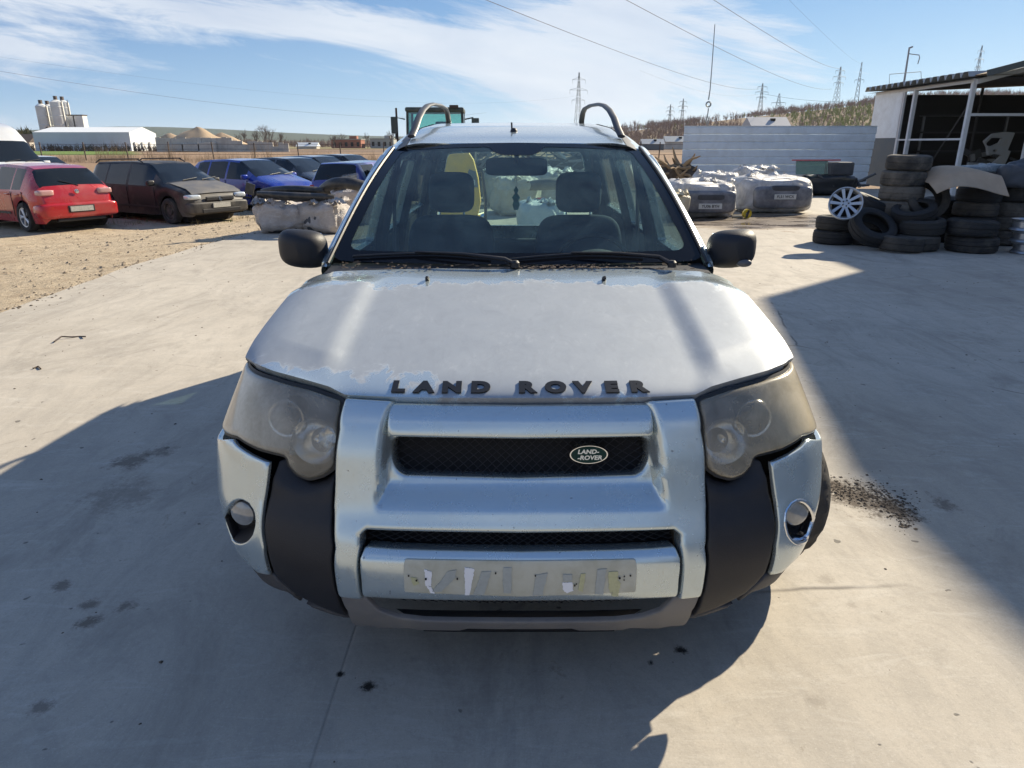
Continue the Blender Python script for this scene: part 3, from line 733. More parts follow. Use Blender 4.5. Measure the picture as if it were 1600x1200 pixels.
# A pillars: body strip from the wing top to the roof
for sg in (1, -1):
    def pil(u, v):
        b_ = -.05+1.07*u; a_ = .757; P = wsurf(np.array([a_]), np.array([b_*.94]), np.array([0.0]))[0]
        xo = .800 + (.690-.800)*u; yo = P[1]+.085-.03*u; zo = P[2]-.075+.01*u
        t = v; c1 = (P[0]+.028, P[1]+.01, P[2]+.006)
        x = (1-t)**2*P[0]+2*t*(1-t)*(c1[0]+.012)+t*t*xo; y = (1-t)**2*P[1]+2*t*(1-t)*c1[1]+t*t*yo; z = (1-t)**2*P[2]+2*t*(1-t)*(c1[2]+.004)+t*t*zo
        return (sg*x, y, z)
    MB().grid(pil, 16, 8, flip=sg < 0).build('windscreen_pillar', M_PAINT, car, True)
    pts = [wsurf(np.array([sg*.757]), np.array([b_]), np.array([-.004]))[0] for b_ in np.linspace(-.03, .93, 12)]
    MB().tube(pts, .0075, 6).build('windscreen_seal', M_RUBBER, car, True)
# ---- roof
ry = [1.93, 2.10, 2.4, 3.0, 3.7, 4.15, 4.28]; rz = [1.578, 1.625, 1.672, 1.705, 1.700, 1.672, 1.62]
_RZ = smooth_interp(ry, rz, .05)
def roof(u, v):
    s = 2*u-1; y0 = 1.93+.10*(abs(s)*.8)**2; y = y0 + (4.28-y0)*v
    hw = .700 - .03*v; ax = abs(s); x = s*hw
    drop = .012*ax**2 + .110*max(0, (ax-.66)/.34)**2.0
    zc_ = float(_RZ(y)) - (.0 if v > 0 else 0)
    return (x, y, zc_ - drop)
MB().grid(roof, 48, 40).build('roof', M_PAINT, car, True)
def header(u, v):
    P = wsurf(np.array([(2*u-1)*.755]), np.array([.955-.02*(2*u-1)**8]), np.array([.004]))[0]; q = roof(u, 0); v2 = v
    return tuple(P[i]+(q[i]-P[i])*v2 for i in range(3))
MB().grid(header, 40, 3).build('windscreen_header', M_PAINT, car, True)
MB().grid(lambda u, v: (lambda p: (p[0]*.97, p[1]+.02, p[2]-.035))(roof(u, v)), 16, 16, True).build('roof_lining', M_TRIM, car, True)
def roofz(x, y): ax = x/.69; return float(_RZ(y)) - .012*ax**2 - .110*max(0, (ax-.66)/.34)**2.0
M_RAIL = mat('grey_rail_plastic', (.045, .046, .052), .45, 0, dirt=.15, dirtcol=(.13, .13, .13), dscale=8)
for sg in (1, -1):
    prof = [(2.08, 1.615, .525), (2.14, 1.650, .515), (2.25, 1.705, .508), (2.40, 1.750, .502), (2.58, 1.782, .495), (2.8, 1.800, .488), (3.2, 1.812, .482), (3.52, 1.808, .478), (3.66, 1.785, .478), (3.73, 1.74, .478), (3.77, 1.67, .48)]
    mb = MB()
    secs = []
    for i, (y, z, x) in enumerate(prof):
        a = Vector(prof[max(0, i-1)]); b = Vector(prof[min(len(prof)-1, i+1)]); d = Vector((0, b.x-a.x, b.y-a.y)).normalized(); nrm = Vector((0, -d.z, d.y))
        hw, hh = .019, .010
        ring = []
        for k in range(10):
            t = 2*pi*k/10; ring.append(Vector((sg*x, y, z)) + Vector((1, 0, 0))*hw*cos(t) + nrm*hh*sin(t))
        secs.append(ring)
    V = [p for r_ in secs for p in r_]; F = []
    for i in range(len(secs)-1):
        for k in range(10): F.append((i*10+k, i*10+(k+1) % 10, (i+1)*10+(k+1) % 10, (i+1)*10+k))
    F.append(tuple(range(10))); 
    mb.add(V, F)
    mb.build('roof_rail', M_RAIL, car, True)
    MB().grid(lambda u, v: (sg*(.50+.055*v+.035*(1-u)**2), 1.955+1.95*u, roofz(.50+.055*v+.035*(1-u)**2, 1.955+1.95*u)+.004), 20, 3, flip=sg < 0).build('roof_gutter_trim', M_RAIL, car, True)
mb = MB().lathe([(.020, 0), (.018, .010), (.012, .018), (0, .022)], 14, Matrix.Translation((-.012, 2.20, float(_RZ(2.20))-.004))); mb.tube([(-.022, 2.20, 1.64), (-.024, 2.215, 1.683)], .005, 6)
mb.build('aerial_base', M_BLACK, car, True)
# ---- cowl, wipers
MB().grid(lambda u, v: ((2*u-1)*.745, 1.06+.075*v+.09*(2*u-1)**2*v, 1.122+.012*v-.012*(2*u-1)**2), 30, 4).build('scuttle', M_BLACK, car, True)
cowlm = mat('scuttle_grit', (.16, .12, .09), .9, var=.5, vscale=60)
mb = MB()
for i in range(240):
    x = random.uniform(-.05, .36) if i < 120 else random.uniform(-.7, .7); v = random.random()
    mb.box((x, 1.05+.08*v+.09*(x/.77)**2*v, 1.128+.01*v), (random.uniform(.004, .018), .004, .003), rot=random.uniform(-1, 1))
mb.build('leaf_litter', cowlm, car, kind='stuff')
for (x0, x1, z0) in ((-.03, -.66, 0), (.575, -.03, 0)):
    # arm pivot at x0 and blade resting along the base of the glass towards x1
    def W3(a, b, h): p = wsurf(np.array([a]), np.array([b]), np.array([-h]))[0]; return Vector(p)
    L_ = x1-x0
    wp = MB().tube([Vector((x0+.02, 1.075, 1.14)), W3(x0-.02, -.012, .030), W3(x0+L_*.30, .016, .030), W3(x0+L_*.60, .034, .020)], [.010, .009, .006, .004], 8)
    wp.lathe([(.017, 0), (.017, .018), (.010, .026), (0, .026)], 14, Matrix.Translation((x0+.02, 1.072, 1.13)))
    wo_ = wp.build('wiper_arm', M_BLACK, car, True)
    MB().tube([W3(x0+L_*t, .006+.040*(1-abs(2*t-1)**1.5)*.75, .012) for t in np.linspace(.12, 1.0, 10)], .0055, 6).build('wiper_blade', M_RUBBER, wo_, True)
# ---- door mirrors
for sg in (1, -1):
    cxm, cym, czm = sg*.888, 1.29, 1.170
    def mir_s(u, v):
        th = 2*pi*u; ph = pi*v
        sx_, sz_ = .100, .078
        ex_ = lambda c: math.copysign(abs(c)**.62, c)
        x = sx_*ex_(cos(th))*abs(sin(ph))**.55; z = sz_*ex_(sin(th))*abs(sin(ph))**.55; y = -.075*cos(ph)*(1 if ph < pi/2 else .5)
        return (cxm+x - sg*0, cym+y + .02*abs(x)/.1, czm+z + sg*x*.08)
    mo = MB().grid(mir_s, 36, 18).build('door_mirror', M_BLACK, car, True, 60)
    MB().box((sg*.898, cym+.044, czm), (.165, .004, .118), bev=.002).build('mirror_glass', M_CHROME, mo)
    MB().tube([(sg*.83, cym+.01, czm-.035), (sg*.79, cym+.03, czm-.05), (sg*.74, cym+.06, czm-.06)], [.035, .04, .045], 12).build('mirror_foot', M_BLACK, mo, True)
    if sg > 0:
        MB().lathe([(.03, -.006), (.026, .004), (.014, .009), (0, .010)], 20, Matrix.Translation((cxm+.035, cym-.066, czm-.050)) @ Matrix.Rotation(pi/2, 4, 'X') @ Matrix.Diagonal((1.1, .55, 1, 1))).build('repeater_cap', mat('worn_black_plastic', (.10, .10, .11), .3), mo, True)
# ---- tailgate
def tg(a, b, inw):
    a = np.asarray(a); b = np.asarray(b); hw = np.interp(b, [.5, 1.05, 1.55], [.86, .80, .63])
    y = np.interp(b, [.4, .95, 1.05, 1.56], [4.42, 4.42, 4.40, 4.24]) - .08*np.abs(a)**4
    return np.stack([a*hw, y-np.asarray(inw), b], -1)
twin = fillet([(-.80, .93), (.80, .93), (.82, 1.52), (-.82, 1.52)], .05)
tgp = panel('tailgate', fillet([(-.98, .42), (.98, .42), (.98, 1.585), (-.98, 1.585)], .02), tg, M_PAINT, car, holes=[twin], res=.06, er=.006, thick=.05, flip=True)
panel('tailgate_glass', grow(twin, .01), tg, M_GLASS2, tgp, res=.1, er=0, thick=0, off=-.01, flip=True)
MB().box((0, 4.47, .50), (1.72, .14, .26), bev=.05).build('rear_bumper', M_BLACK, car, True)
MB().lathe([(.335, -.09), (.35, -.06), (.35, .06), (.335, .09), (.0, .09)], 30, Matrix.Translation((0, 4.60, .86)) @ Matrix.Rotation(pi/2, 4, 'X')).build('spare_wheel', M_RUB, car, True) if False else None
# ---- floor, bulkhead, wheel wells
mb = MB().box((0, 2.6, .30), (1.50, 3.4, .06)).box((0, .62, .30), (1.0, .62, .10)).box((0, 1.07, .70), (1.50, .05, .75)).box((0, .36, .62), (1.25, .04, .55)); mb.build('underbody', M_DARK, car)
# tunnel behind the glass border: dashboard
mb = MB().grid(lambda u, v: ((2*u-1)*.74, 1.16+.50*v, 1.085-.03*v*v-.03*(2*u-1)**2*v), 20, 6)
mb.grid(lambda u, v: ((2*u-1)*.74, 1.66+.05*v, 1.055-.30*v-.03*(2*u-1)**2), 20, 4, False); mb.build('dashboard', M_TRIM, car, True)
MB().lathe([(.18, -.012), (.192, 0), (.18, .012), (.168, 0)], 40, Matrix.Translation((.37, 1.86, 1.005)) @ Matrix.Rotation(R(-63), 4, 'X'), True).box((.37, 1.86, 1.0), (.12, .05, .10), bev=.02).tube([(.20, 1.86, 1.0), (.54, 1.86, 1.0)], .014, 6).tube([(.37, 1.84, 1.0), (.37, 1.72, .92)], .03, 8).build('steering_wheel', M_TRIM, car, True)
MB().grid(lambda u, v: (.37+(u-.5)*.34, 1.50+.20*v, 1.07+.055*sin(pi*v)*sin(pi*u)), 12, 8).build('instrument_hood', M_TRIM, car, True)
def blob_box(c, d, n=10, p=5.0, rot=0):
    mbx = MB()
    def fn(u, v):
        th = 2*pi*u; ph = pi*(v-.5); s_ = lambda t: math.copysign(abs(t)**(2/p), t)
        x, y, z = s_(cos(ph))*s_(cos(th)), s_(cos(ph))*s_(sin(th)), s_(sin(ph))
        v_ = Matrix.Rotation(rot, 3, 'X') @ Vector((x*d[0]/2, y*d[1]/2, z*d[2]/2)); return tuple(v_+Vector(c))
    return mbx.grid(fn, n*3, n*2)
for x in (-.37, .36):
    st = blob_box((x, 2.42, .86), (.50, .17, .68), rot=R(-14)).build('front_seat', M_FABRIC, car, True, 60)
    blob_box((x, 2.13, .56), (.50, .56, .18)).build('seat_cushion', M_FABRIC, st, True, 60)
    blob_box((x, 2.54, 1.315), (.262, .11, .225), rot=R(-8), p=4).build('headrest', M_FABRIC, st, True, 60)
    for k_ in (-.07, .07): MB().tube([(x+k_, 2.51, 1.15), (x+k_, 2.53, 1.28)], .007, 6).build('headrest_post', M_CHROME, st, True)
blob_box((0, 3.45, .66), (1.30, .18, .55), rot=R(-12), p=6).build('rear_seat', M_FABRIC, car, True, 60)
blob_box((0, 3.15, .50), (1.30, .55, .18), p=6).build('seat_cushion', M_FABRIC, car, True, 60)
for sg in (1, -1):
    for pth, r_ in (([(sg*.76, 2.26, .9), (sg*.74, 2.28, 1.1), (sg*.645, 2.30, 1.52)], .035), ([(sg*.80, 3.18, .9), (sg*.77, 3.19, 1.08), (sg*.645, 3.18, 1.52)], .04), ([(sg*.76, 4.22, 1.0), (sg*.62, 4.10, 1.55)], .05)):
        MB().tube(pth, r_, 8).build('pillar_trim', M_TRIM, car, True)
    MB().box((sg*.80, 2.7, .78), (.03, 2.9, .55)).build('door_card', M_TRIM, car)
    MB().tube([(sg*.655, 2.31, 1.44), (sg*.67, 2.32, 1.2), (sg*.69, 2.34, .9)], .010, 4).build('seat_belt', mat('seat_belt_grey', (.22, .23, .24), .8), car, True)
MB().add(*(lambda m_: (m_.V, m_.F))(blob_box((.0, 1.93, 1.475), (.30, .035, .085), p=6))).tube([(0, 1.90, 1.55), (0, 1.92, 1.49)], .012, 6).build('rear_view_mirror', M_TRIM, car, True, 60)
# ---- wheels
def wheel_mesh(steer, cx_, cy_, tread=True):
    r = WR-.004; w_ = .215; N_ = 72
    rings = [(.215, -w_*.40), (.24, -w_*.52), (.29, -w_*.545), (.325, -w_*.49), (r-.006, -w_*.42), (r, -w_*.33), (r, -w_*.20), (r-.001, -.01), (r, .01), (r, w_*.20), (r, w_*.33), (r-.006, w_*.42), (.325, w_*.49), (.29, w_*.545), (.24, w_*.52), (.215, w_*.40)]
    V = []; F = []
    for i, (rr, h) in enumerate(rings):
        for j in range(N_):
            q = rr
            if tread and 4 <= i <= 11 and ((j + (i//2)) % 3 == 0): q -= .010
            t = 2*pi*j/N_; V.append((h, q*cos(t), q*sin(t)))
    for i in range(len(rings)-1):
        for j in range(N_): F.append((i*N_+j, i*N_+(j+1) % N_, (i+1)*N_+(j+1) % N_, (i+1)*N_+j))
    return V, F
tyre_me = None
for (x, y, st) in ((.875, WY1-.02, 27), (-.80, WY1, 27), (.775, WY2, 0), (-.775, WY2, 0)):
    sgx = 1 if x > 0 else -1
    V, F = wheel_mesh(0, 0, 0)
    ro = bpy.data.objects.new('wheel', None); COL.objects.link(ro); ro.parent = car; ro.location = (x, y, WR); ro.rotation_euler = (0, 0, R(st))
    obj('tyre', V, F, M_RUB, ro, True, 25)
    mb = MB(); Mx = Matrix.Rotation(pi/2*sgx, 4, 'Y')
    mb.lathe([(.218, -.09), (.218, .075), (.205, .085), (.19, .06), (.185, -.09)], 36, Mx)
    for k in range(5):
        t = 2*pi*k/5; mb.box(Vector(Mx @ Vector((.115*cos(t), .115*sin(t), .055))), (.03, .19, .06) if False else (.03, .05, .19), rot=Matrix.Rotation(-t*sgx if False else t, 4, 'X') if False else None)
    mb.lathe([(.06, .07), (.055, .078), (0, .08)], 18, Mx)
    for k in range(5):
        t = 2*pi*k/5
        a0 = Mx @ Vector((.04*cos(t), .04*sin(t), .065)); a1 = Mx @ Vector((.20*cos(t), .20*sin(t), .055)); mb.tube([a0, a1], [.03, .024], 8)
    mb.build('rim', M_STEEL, ro, True)
    MB().lathe([(.17, -.02), (.17, .01), (0, .01)], 24, Mx).build('brake_disc', M_DARK, ro, True)
# inner arch liners
for sg in (1, -1):
    for yc in (WY1, WY2):
        MB().grid(lambda u, v: (sg*(.52+.36*v), yc+.39*cos(pi*u), WR+.39*sin(pi*u)), 18, 2).build('arch_liner', M_DARK, car, True)
# air freshener hanging from the rear-view mirror
fr = empty('air_freshener', (CX-.002, CY+1.93, 1.44), 0, 'green and yellow air freshener hanging from the rear-view mirror inside the silver car', 'air freshener')
MB().tube([(0, 0, 0), (.002, .0, -.06)], .0015, 4).build('cord', M_LW, fr)
fp = [(0, 0), (.012, -.02), (.006, -.035), (.020, -.055), (.012, -.07), (.018, -.09), (.010, -.115), (-.010, -.115), (-.018, -.09), (-.012, -.07), (-.020, -.055), (-.006, -.035), (-.012, -.02)]
MB().prism([(a, b-.055) for a, b in fp], -.003, .003).build('scent_card', mat('green_yellow_card', (.02, .16, .10), .5, var=.9, vscale=40), fr)
# ================================================================ THE YARD, THE FIELDS, THE SKYLINE
LOW = -.30
def edge_x(y): return float(np.interp(y, [-20, 3, 6.7, 9.6, 13.5, 15, 21, 27], [-5.3, -5.15, -5.04, -5.27, -4.95, -4.6, -2.0, 5.0]))
def hill_h(x, y):
    b = x/max(y, 1.0); h = 0
    if y > 230:                                    # wooded hill on the right
        t = min(1, max(0, (b-.07)/.50)); t2 = min(1, max(0, (y-230)/170.0)); t2 = t2*t2*(3-2*t2)
        h += (4 + 22*t**.9)*t2*min(1, max(0, (b-.02)/.10)) * min(1, y/420.0)*1.02
    if y > 900:                                    # far ridges
        t2 = min(1, (y-900)/1600.0); h += t2*t2*(3-2*t2)*(22 + 33*math.exp(-((b+.53)/.22)**2) + 14*noise.noise(Vector((x*.0011, y*.0011, 3))))*(1 if b < .25 else .6)
    return h
def ground_h(x, y):
    z = -.02
    if y < 27.2:
        d = edge_x(y)-x
        if d > 0: z = -.02 - .28*min(1, d/4.5)
        elif x > 0 and y > 27: z = -.05
    else: z = LOW + (.25 if (x > 2 and y < 30) else 0)*0
    if y >= 20: z = min(z, -.02 - .28*min(1, max(0, (y-20)/8)))
    if z < -.06 and y < 45: z += .03*noise.noise(Vector((x*.35, y*.35, 0))) + .012*noise.noise(Vector((x*2.1, y*2.1, 5)))
    return z + hill_h(x, y)
def grid_axis(lo, hi, fine_lo, fine_hi, step, grow_=1.13):
    a = list(np.arange(fine_lo, fine_hi+1e-6, step)); s = step; v = fine_hi
    while v < hi: s *= grow_; v += s; a.append(min(v, hi))
    s = step; v = fine_lo
    while v > lo: s *= grow_; v -= s; a.insert(0, max(v, lo))
    return a
gx = grid_axis(-4200, 4200, -24, 24, .6, 1.11); gy = grid_axis(-400, 5200, -14, 34, .6, 1.07)
V = [(x, y, ground_h(x, y)) for x in gx for y in gy]; ny = len(gy)
F = [(i*ny+j, (i+1)*ny+j, (i+1)*ny+j+1, i*ny+j+1) for i in range(len(gx)-1) for j in range(ny-1)]
def ground_mat():
    m = bpy.data.materials.new('bare_yard_soil_and_fields'); m.use_nodes = True; t = NT(m.node_tree); b = t.n['Principled BSDF']
    o = t.new('ShaderNodeTexCoord').outputs['Object']; sp = t.new('ShaderNodeSeparateXYZ'); t.link(o, sp.inputs[0]); x, y, z = sp.outputs
    c = t.mix(t.noise(o, .5, 8, .65), (.42, .34, .235), (.56, .46, .33))
    c = t.mix(t.ramp(t.noise(o, 2.4, 10, .75, .4), [(.47, 0), (.68, .7)]), c, (.27, .20, .13))
    c = t.mix(t.ramp(t.noise(o, 26, 6, .8), [(.52, 0), (.70, .65)]), c, (.15, .11, .075))
    c = t.mix(t.ramp(t.noise(o, 11, 6, .7), [(.60, 0), (.74, .6)]), c, (.50, .44, .35))
    gr = t.math('MULTIPLY', t.ramp(t.noise(o, .9, 8, .7), [(.52, 0), (.64, .7)]), t.ramp(t.math('DIVIDE', y, 40), [(.40, 0), (.60, 1)]))
    c = t.mix(gr, c, (.16, .15, .055))
    wob = t.math('MULTIPLY', t.math('SUBTRACT', t.noise(o, .02, 4, .6), .5), 14)
    yy = t.math('ADD', y, wob)
    fur = t.noise(t.mapping(o, scale=(.02, .35, 1)), 2.0, 8, .7)
    brown = t.mix(fur, (.21, .135, .085), (.33, .235, .155)); grs = t.mix(t.noise(o, .3, 6), (.10, .17, .04), (.18, .25, .07)); dark = t.mix(fur, (.15, .105, .075), (.24, .175, .125)); dry = t.mix(t.noise(o, .05, 6, .7), (.27, .22, .12), (.20, .18, .09))
    c = t.mix(t.ramp(t.math('DIVIDE', yy, 100), [(.27, 0), (.33, 1)]), c, brown)
    left = t.ramp(t.math('MULTIPLY', t.math('ADD', x, t.math('MULTIPLY', y, .50)), -.05), [(0, 0), (.2, 1)])
    s1 = t.math('MULTIPLY', t.math('MULTIPLY', t.ramp(t.math('DIVIDE', yy, 400), [(.32, 0), (.335, 1)], 'LINEAR'), t.ramp(t.math('DIVIDE', yy, 400), [(.48, 1), (.5, 0)])), left)
    c = t.mix(s1, c, grs)
    s2 = t.ramp(t.math('DIVIDE', yy, 1000), [(.165, 0), (.17, 1), (.235, 1), (.24, .0)]); c = t.mix(t.math('MULTIPLY', s2, t.math('SUBTRACT', 1.0, left)), c, dark)
    s3 = t.ramp(t.math('DIVIDE', yy, 1000), [(.26, 0), (.3, 1)]); c = t.mix(s3, c, dry)
    s4 = t.ramp(t.math('DIVIDE', y, 5000), [(.2, 0), (.3, 1)]); c = t.mix(s4, c, t.mix(t.noise(t.mapping(o, scale=(.3, 1, 1)), .004, 4), (.055, .078, .065), (.095, .105, .075)))
    hl = t.ramp(t.math('DIVIDE', z, 30), [(.10, 0), (.2, 1)]); hl = t.math('MULTIPLY', hl, t.math('SUBTRACT', 1.0, s4))
    c = t.mix(hl, c, t.mix(t.noise(o, .05, 8, .7), (.20, .145, .105), (.27, .21, .14)))
    t.link(c, b.inputs['Base Color']); b.inputs['Roughness'].default_value = .95; b.inputs['Specular IOR Level'].default_value = .15
    t.link(t.bump(t.math('ADD', t.noise(o, 9, 8, .75), t.math('MULTIPLY', t.noise(o, 1.6, 5, .6), 1.5)), .9, .05), b.inputs['Normal'])
    return m
obj('ground', V, F, ground_mat(), kind='structure', ang=180)

# concrete slab
stains = [(G(205, 720), .13, .85), (G(250, 705), .10, .7), (G(190, 775), .22, .45), (G(95, 915), .055, .8), (G(140, 945), .05, .8), (G(197, 947), .05, .75), (G(140, 972), .05, .9), (G(65, 1105), .05, .7), (G(575, 1072), .032, 1.6), (G(532, 1054), .018, 1.5),
          (G(1063, 1016), .028, 1.6), (G(1017, 1036), .016, 1.6), (G(1335, 776), .20, 1.35), (G(1392, 795), .15, 1.3), (G(1298, 758), .14, 1.3), (G(1480, 790), .07, .8), (G(290, 372), .5, .7), (G(1290, 905), .05, .3), (G(1275, 1095), .04, .3), (G(1330, 945), .03, .3)]
def concrete_mat():
    m = bpy.data.materials.new('dusty_troweled_concrete'); m.use_nodes = True; t = NT(m.node_tree); b = t.n['Principled BSDF']
    o = t.new('ShaderNodeTexCoord').outputs['Object']; sp = t.new('ShaderNodeSeparateXYZ'); t.link(o, sp.inputs[0]); x, y, z = sp.outputs
    c = t.mix(t.ramp(t.noise(o, .45, 8, .62, .3), [(.3, 0), (.7, 1)]), (.385, .345, .285), (.50, .455, .385))
    sw = t.noise(t.mapping(o, scale=(1, .35, 1), rot=(0, 0, .5)), 3.4, 9, .74, 1.8)
    c = t.mix(t.ramp(sw, [(.42, 0), (.62, .5)]), c, (.31, .285, .245))
    sw2 = t.noise(t.mapping(o, scale=(.25, 1.0, 1), rot=(0, 0, .9)), 7, 8, .8, 1.0)
    c = t.mix(t.ramp(sw2, [(.52, 0), (.66, .42)]), c, (.56, .53, .47))
    c = t.mix(t.ramp(t.noise(o, 44, 4, .75), [(.50, 0), (.70, .34)]), c, (.27, .25, .215))
    c = t.mix(t.ramp(t.noise(o, 190, 3, .8), [(.50, 0), (.68, .30)]), c, (.24, .22, .19)); c = t.mix(t.ramp(t.noise(o, 120, 3, .7), [(.56, 0), (.70, .3)]), c, (.62, .58, .51))
    pit = t.ramp(t.noise(o, 15, 2, .4), [(.735, 0), (.755, .8)]); c = t.mix(pit, c, (.11, .10, .085))
    smud = t.math('MULTIPLY', t.ramp(t.noise(o, 6.5, 7, .82, .9), [(.585, 0), (.66, .6)]), t.ramp(t.noise(o, .8, 2), [(.46, 0), (.56, 1)])); c = t.mix(smud, c, (.20, .17, .13))
    grm = t.math('MULTIPLY', t.ramp(t.noise(t.mapping(o, scale=(1, .5, 1)), 1.3, 9, .78, 1.2), [(.50, 0), (.66, .6)]), 1.0); c = t.mix(grm, c, (.25, .225, .19))
    # hairline cracks
    vo = t.new('ShaderNodeTexVoronoi', feature='DISTANCE_TO_EDGE'); vo.inputs['Scale'].default_value = .33
    wv = t.new('ShaderNodeMix', data_type='VECTOR'); wv.inputs[0].default_value = .06; t.link(o, wv.inputs[4])
    nn = t.new('ShaderNodeTexNoise'); nn.inputs['Scale'].default_value = 2.5; nn.inputs['Detail'].default_value = 6; t.link(o, nn.inputs['Vector']); t.link(nn.outputs[1], wv.inputs[5]); t.link(wv.outputs[1], vo.inputs['Vector'])
    cr = t.ramp(vo.outputs[0], [(0, .75), (.0022, 0)]); cr = t.math('MULTIPLY', cr, t.ramp(t.noise(o, 1.1, 3), [(.50, 0), (.58, 1)])); c = t.mix(cr, c, (.10, .09, .08))
    h = t.math('MULTIPLY', t.math('ADD', cr, pit), -1.0)
    # saw-cut joints every 4 m one way, 6 m the other
    for ax, off, per in ((x, .54, 4.2), (y, -8.0, 12.0)):
        a = t.math('ABSOLUTE', t.math('SUBTRACT', t.math('MODULO', t.math('ADD', t.math('ADD', ax, off), per*20.5), per), per*.5))
        j = t.ramp(a, [(.0, .30), (.003, .18), (.006, 0)]); c = t.mix(j, c, (.10, .095, .085)); h = t.math('ADD', h, t.math('MULTIPLY', j, -2))
    # tyre tracks along the drive
    tk = t.math('ABSOLUTE', t.math('SUBTRACT', t.math('ADD', x, t.math('MULTIPLY', t.noise(t.mapping(o, scale=(.3, .3, 1)), 1.0, 2), .3)), .12))
    trk = t.math('MULTIPLY', t.ramp(tk, [(.0, .5), (.09, .4), (.13, 0)]), t.ramp(t.noise(t.mapping(o, scale=(6, .5, 1)), 2.5, 5, .7), [(.40, 0), (.62, .7)])); c = t.mix(trk, c, (.20, .19, .17))
    wn = t.new('ShaderNodeTexNoise'); wn.inputs['Scale'].default_value = 9; wn.inputs['Detail'].default_value = 8; wn.inputs['Roughness'].default_value = .8; t.link(o, wn.inputs['Vector'])
    blot = t.noise(o, 38, 5, .8)
    for p, r, k in stains:
        d = t.new('ShaderNodeVectorMath', operation='DISTANCE'); t.link(o, d.inputs[0]); d.inputs[1].default_value = (p.x, p.y, 0)
        q = t.math('ADD', t.math('DIVIDE', d.outputs['Value'], r), t.math('MULTIPLY', t.math('SUBTRACT', wn.outputs[0], .5), 3.2))
        q = t.math('ADD', q, t.math('MULTIPLY', t.math('SUBTRACT', blot, .5), 1.6))
        c = t.mix(t.ramp(q, [(.30, min(1, k*.8)), (.85, 0)]), c, (.085, .065, .048) if k < 1.4 else (.02, .018, .016))
    # wet, muddy area in front of the wrapped bales
    pc = G(1190, 345); d = t.new('ShaderNodeVectorMath', operation='DISTANCE'); mp = t.mapping(o, scale=(.36, .55, 1)); t.link(mp, d.inputs[0]); d.inputs[1].default_value = (pc.x*.36, pc.y*.55, 0)
    q = t.math('ADD', d.outputs['Value'], t.math('MULTIPLY', t.math('SUBTRACT', t.noise(t.mapping(o, scale=(.5, 1.2, 1)), 1.6, 7, .7), .5), 1.6))
    wet = t.ramp(q, [(.75, 1), (.95, 0)]); wetb = t.ramp(q, [(.95, .8), (1.3, 0)])
    c = t.mix(wetb, c, (.26, .20, .14)); c = t.mix(wet, c, (.13, .10, .075))
    pud = t.math('MULTIPLY', wet, t.ramp(t.noise(t.mapping(o, scale=(.5, 1.6, 1)), 1.9, 5, .6), [(.50, 0), (.56, 1)]))
    t.link(c, b.inputs['Base Color'])
    t.link(t.math('SUBTRACT', t.math('SUBTRACT', .86, t.math('MULTIPLY', wet, .35)), t.math('MULTIPLY', pud, .45)), b.inputs['Roughness'])
    b.inputs['Specular IOR Level'].default_value = .35
    hh = t.math('ADD', t.math('MULTIPLY', t.noise(o, 30, 8, .75), .6), t.math('MULTIPLY', sw, .35)); hh = t.math('MULTIPLY', t.math('ADD', hh, h), t.math('SUBTRACT', 1.0, pud))
    t.link(t.bump(hh, .35, .006), b.inputs['Normal'])
    return m
ys = [-14, 3, 6.7, 9.6, 13.5, 15, 21, 26.9]
rnd = random.Random(3); left_edge = []
for a, b_ in zip(ys[:-1], ys[1:]):
    k = max(2, int((b_-a)/.45))
    for i in range(k): y = a+(b_-a)*i/k; left_edge.append((edge_x(y)+rnd.uniform(-.05, .05), y))
poly = left_edge + [(5.0, 26.9), (60, 26.9), (60, -14)]
V = [(x, y, .0) for x, y in poly] + [(x, y, -.16) for x, y in poly]; n = len(poly)
tri = geometry.tessellate_polygon([[Vector((x, y, 0)) for x, y in poly]])
F = [tuple(t_) for t_ in tri]
me_f = []
for f in F:
    a, b_, c = (Vector(V[i]) for i in f); me_f.append(f if (b_-a).cross(c-a).z > 0 else f[::-1])
F = me_f + [(i, (i+1) % n, (i+1) % n+n, i+n) for i in range(n)]
obj('concrete_slab', V, F, concrete_mat(), kind='structure', smooth=False)

# soil swept over the slab edge, mud clods, pebbles, litter
M_SOIL = mat('crumbly_soil', (.10, .075, .052), .95, var=.5, vscale=8, bump=.6, bscale=60)
M_STONE = mat('pale_rubble', (.26, .21, .15), .9, var=.4, vscale=12)
def clod(mb, p, r, rnd_=random):
    n_ = 6; V = [Vector((0, 0, r*.7))]
    for k in range(n_):
        t = 2*pi*k/n_; q = r*rnd_.uniform(.7, 1.3); V.append(Vector((q*cos(t), q*sin(t), r*rnd_.uniform(-.1, .35))))
    mb.add([v+Vector(p) for v in V], [(0, k+1, (k+1) % n_+1) for k in range(n_)])
mb = MB()
for i in range(1100):
    t = random.random(); q_ = random.random(); p = G(1288+140*t+random.gauss(0, 9), 752+46*t+random.gauss(0, 6+9*t)+6*sin(t*9)); clod(mb, (p.x, p.y, 0), random.choice([.002, .002, .003, .004, .005, .008])*random.uniform(.7, 1.2))
mb.build('mud_clods', M_SOIL, kind='stuff', smooth=True)
mb = MB()
for i in range(700):
    y = random.uniform(1.3, 17); x = random.uniform(-5, 6); 
    if -.95 < x < .95 and 1.6 < y < 6.1: continue
    clod(mb, (x, y, 0), random.choice([.002, .003, .004, .006])*random.uniform(.6, 1.3)*(1+y*.06))
mb.build('grit_on_the_concrete', M_SOIL, kind='stuff')
mb = MB()
for i in range(1500):
    y = random.uniform(5, 27); x = edge_x(y)-abs(random.gauss(0, 3.5))-.05; clod(mb, (x, y, ground_h(x, y)), random.choice([.010, .014, .018, .026, .04])*random.uniform(.5, 1.2))
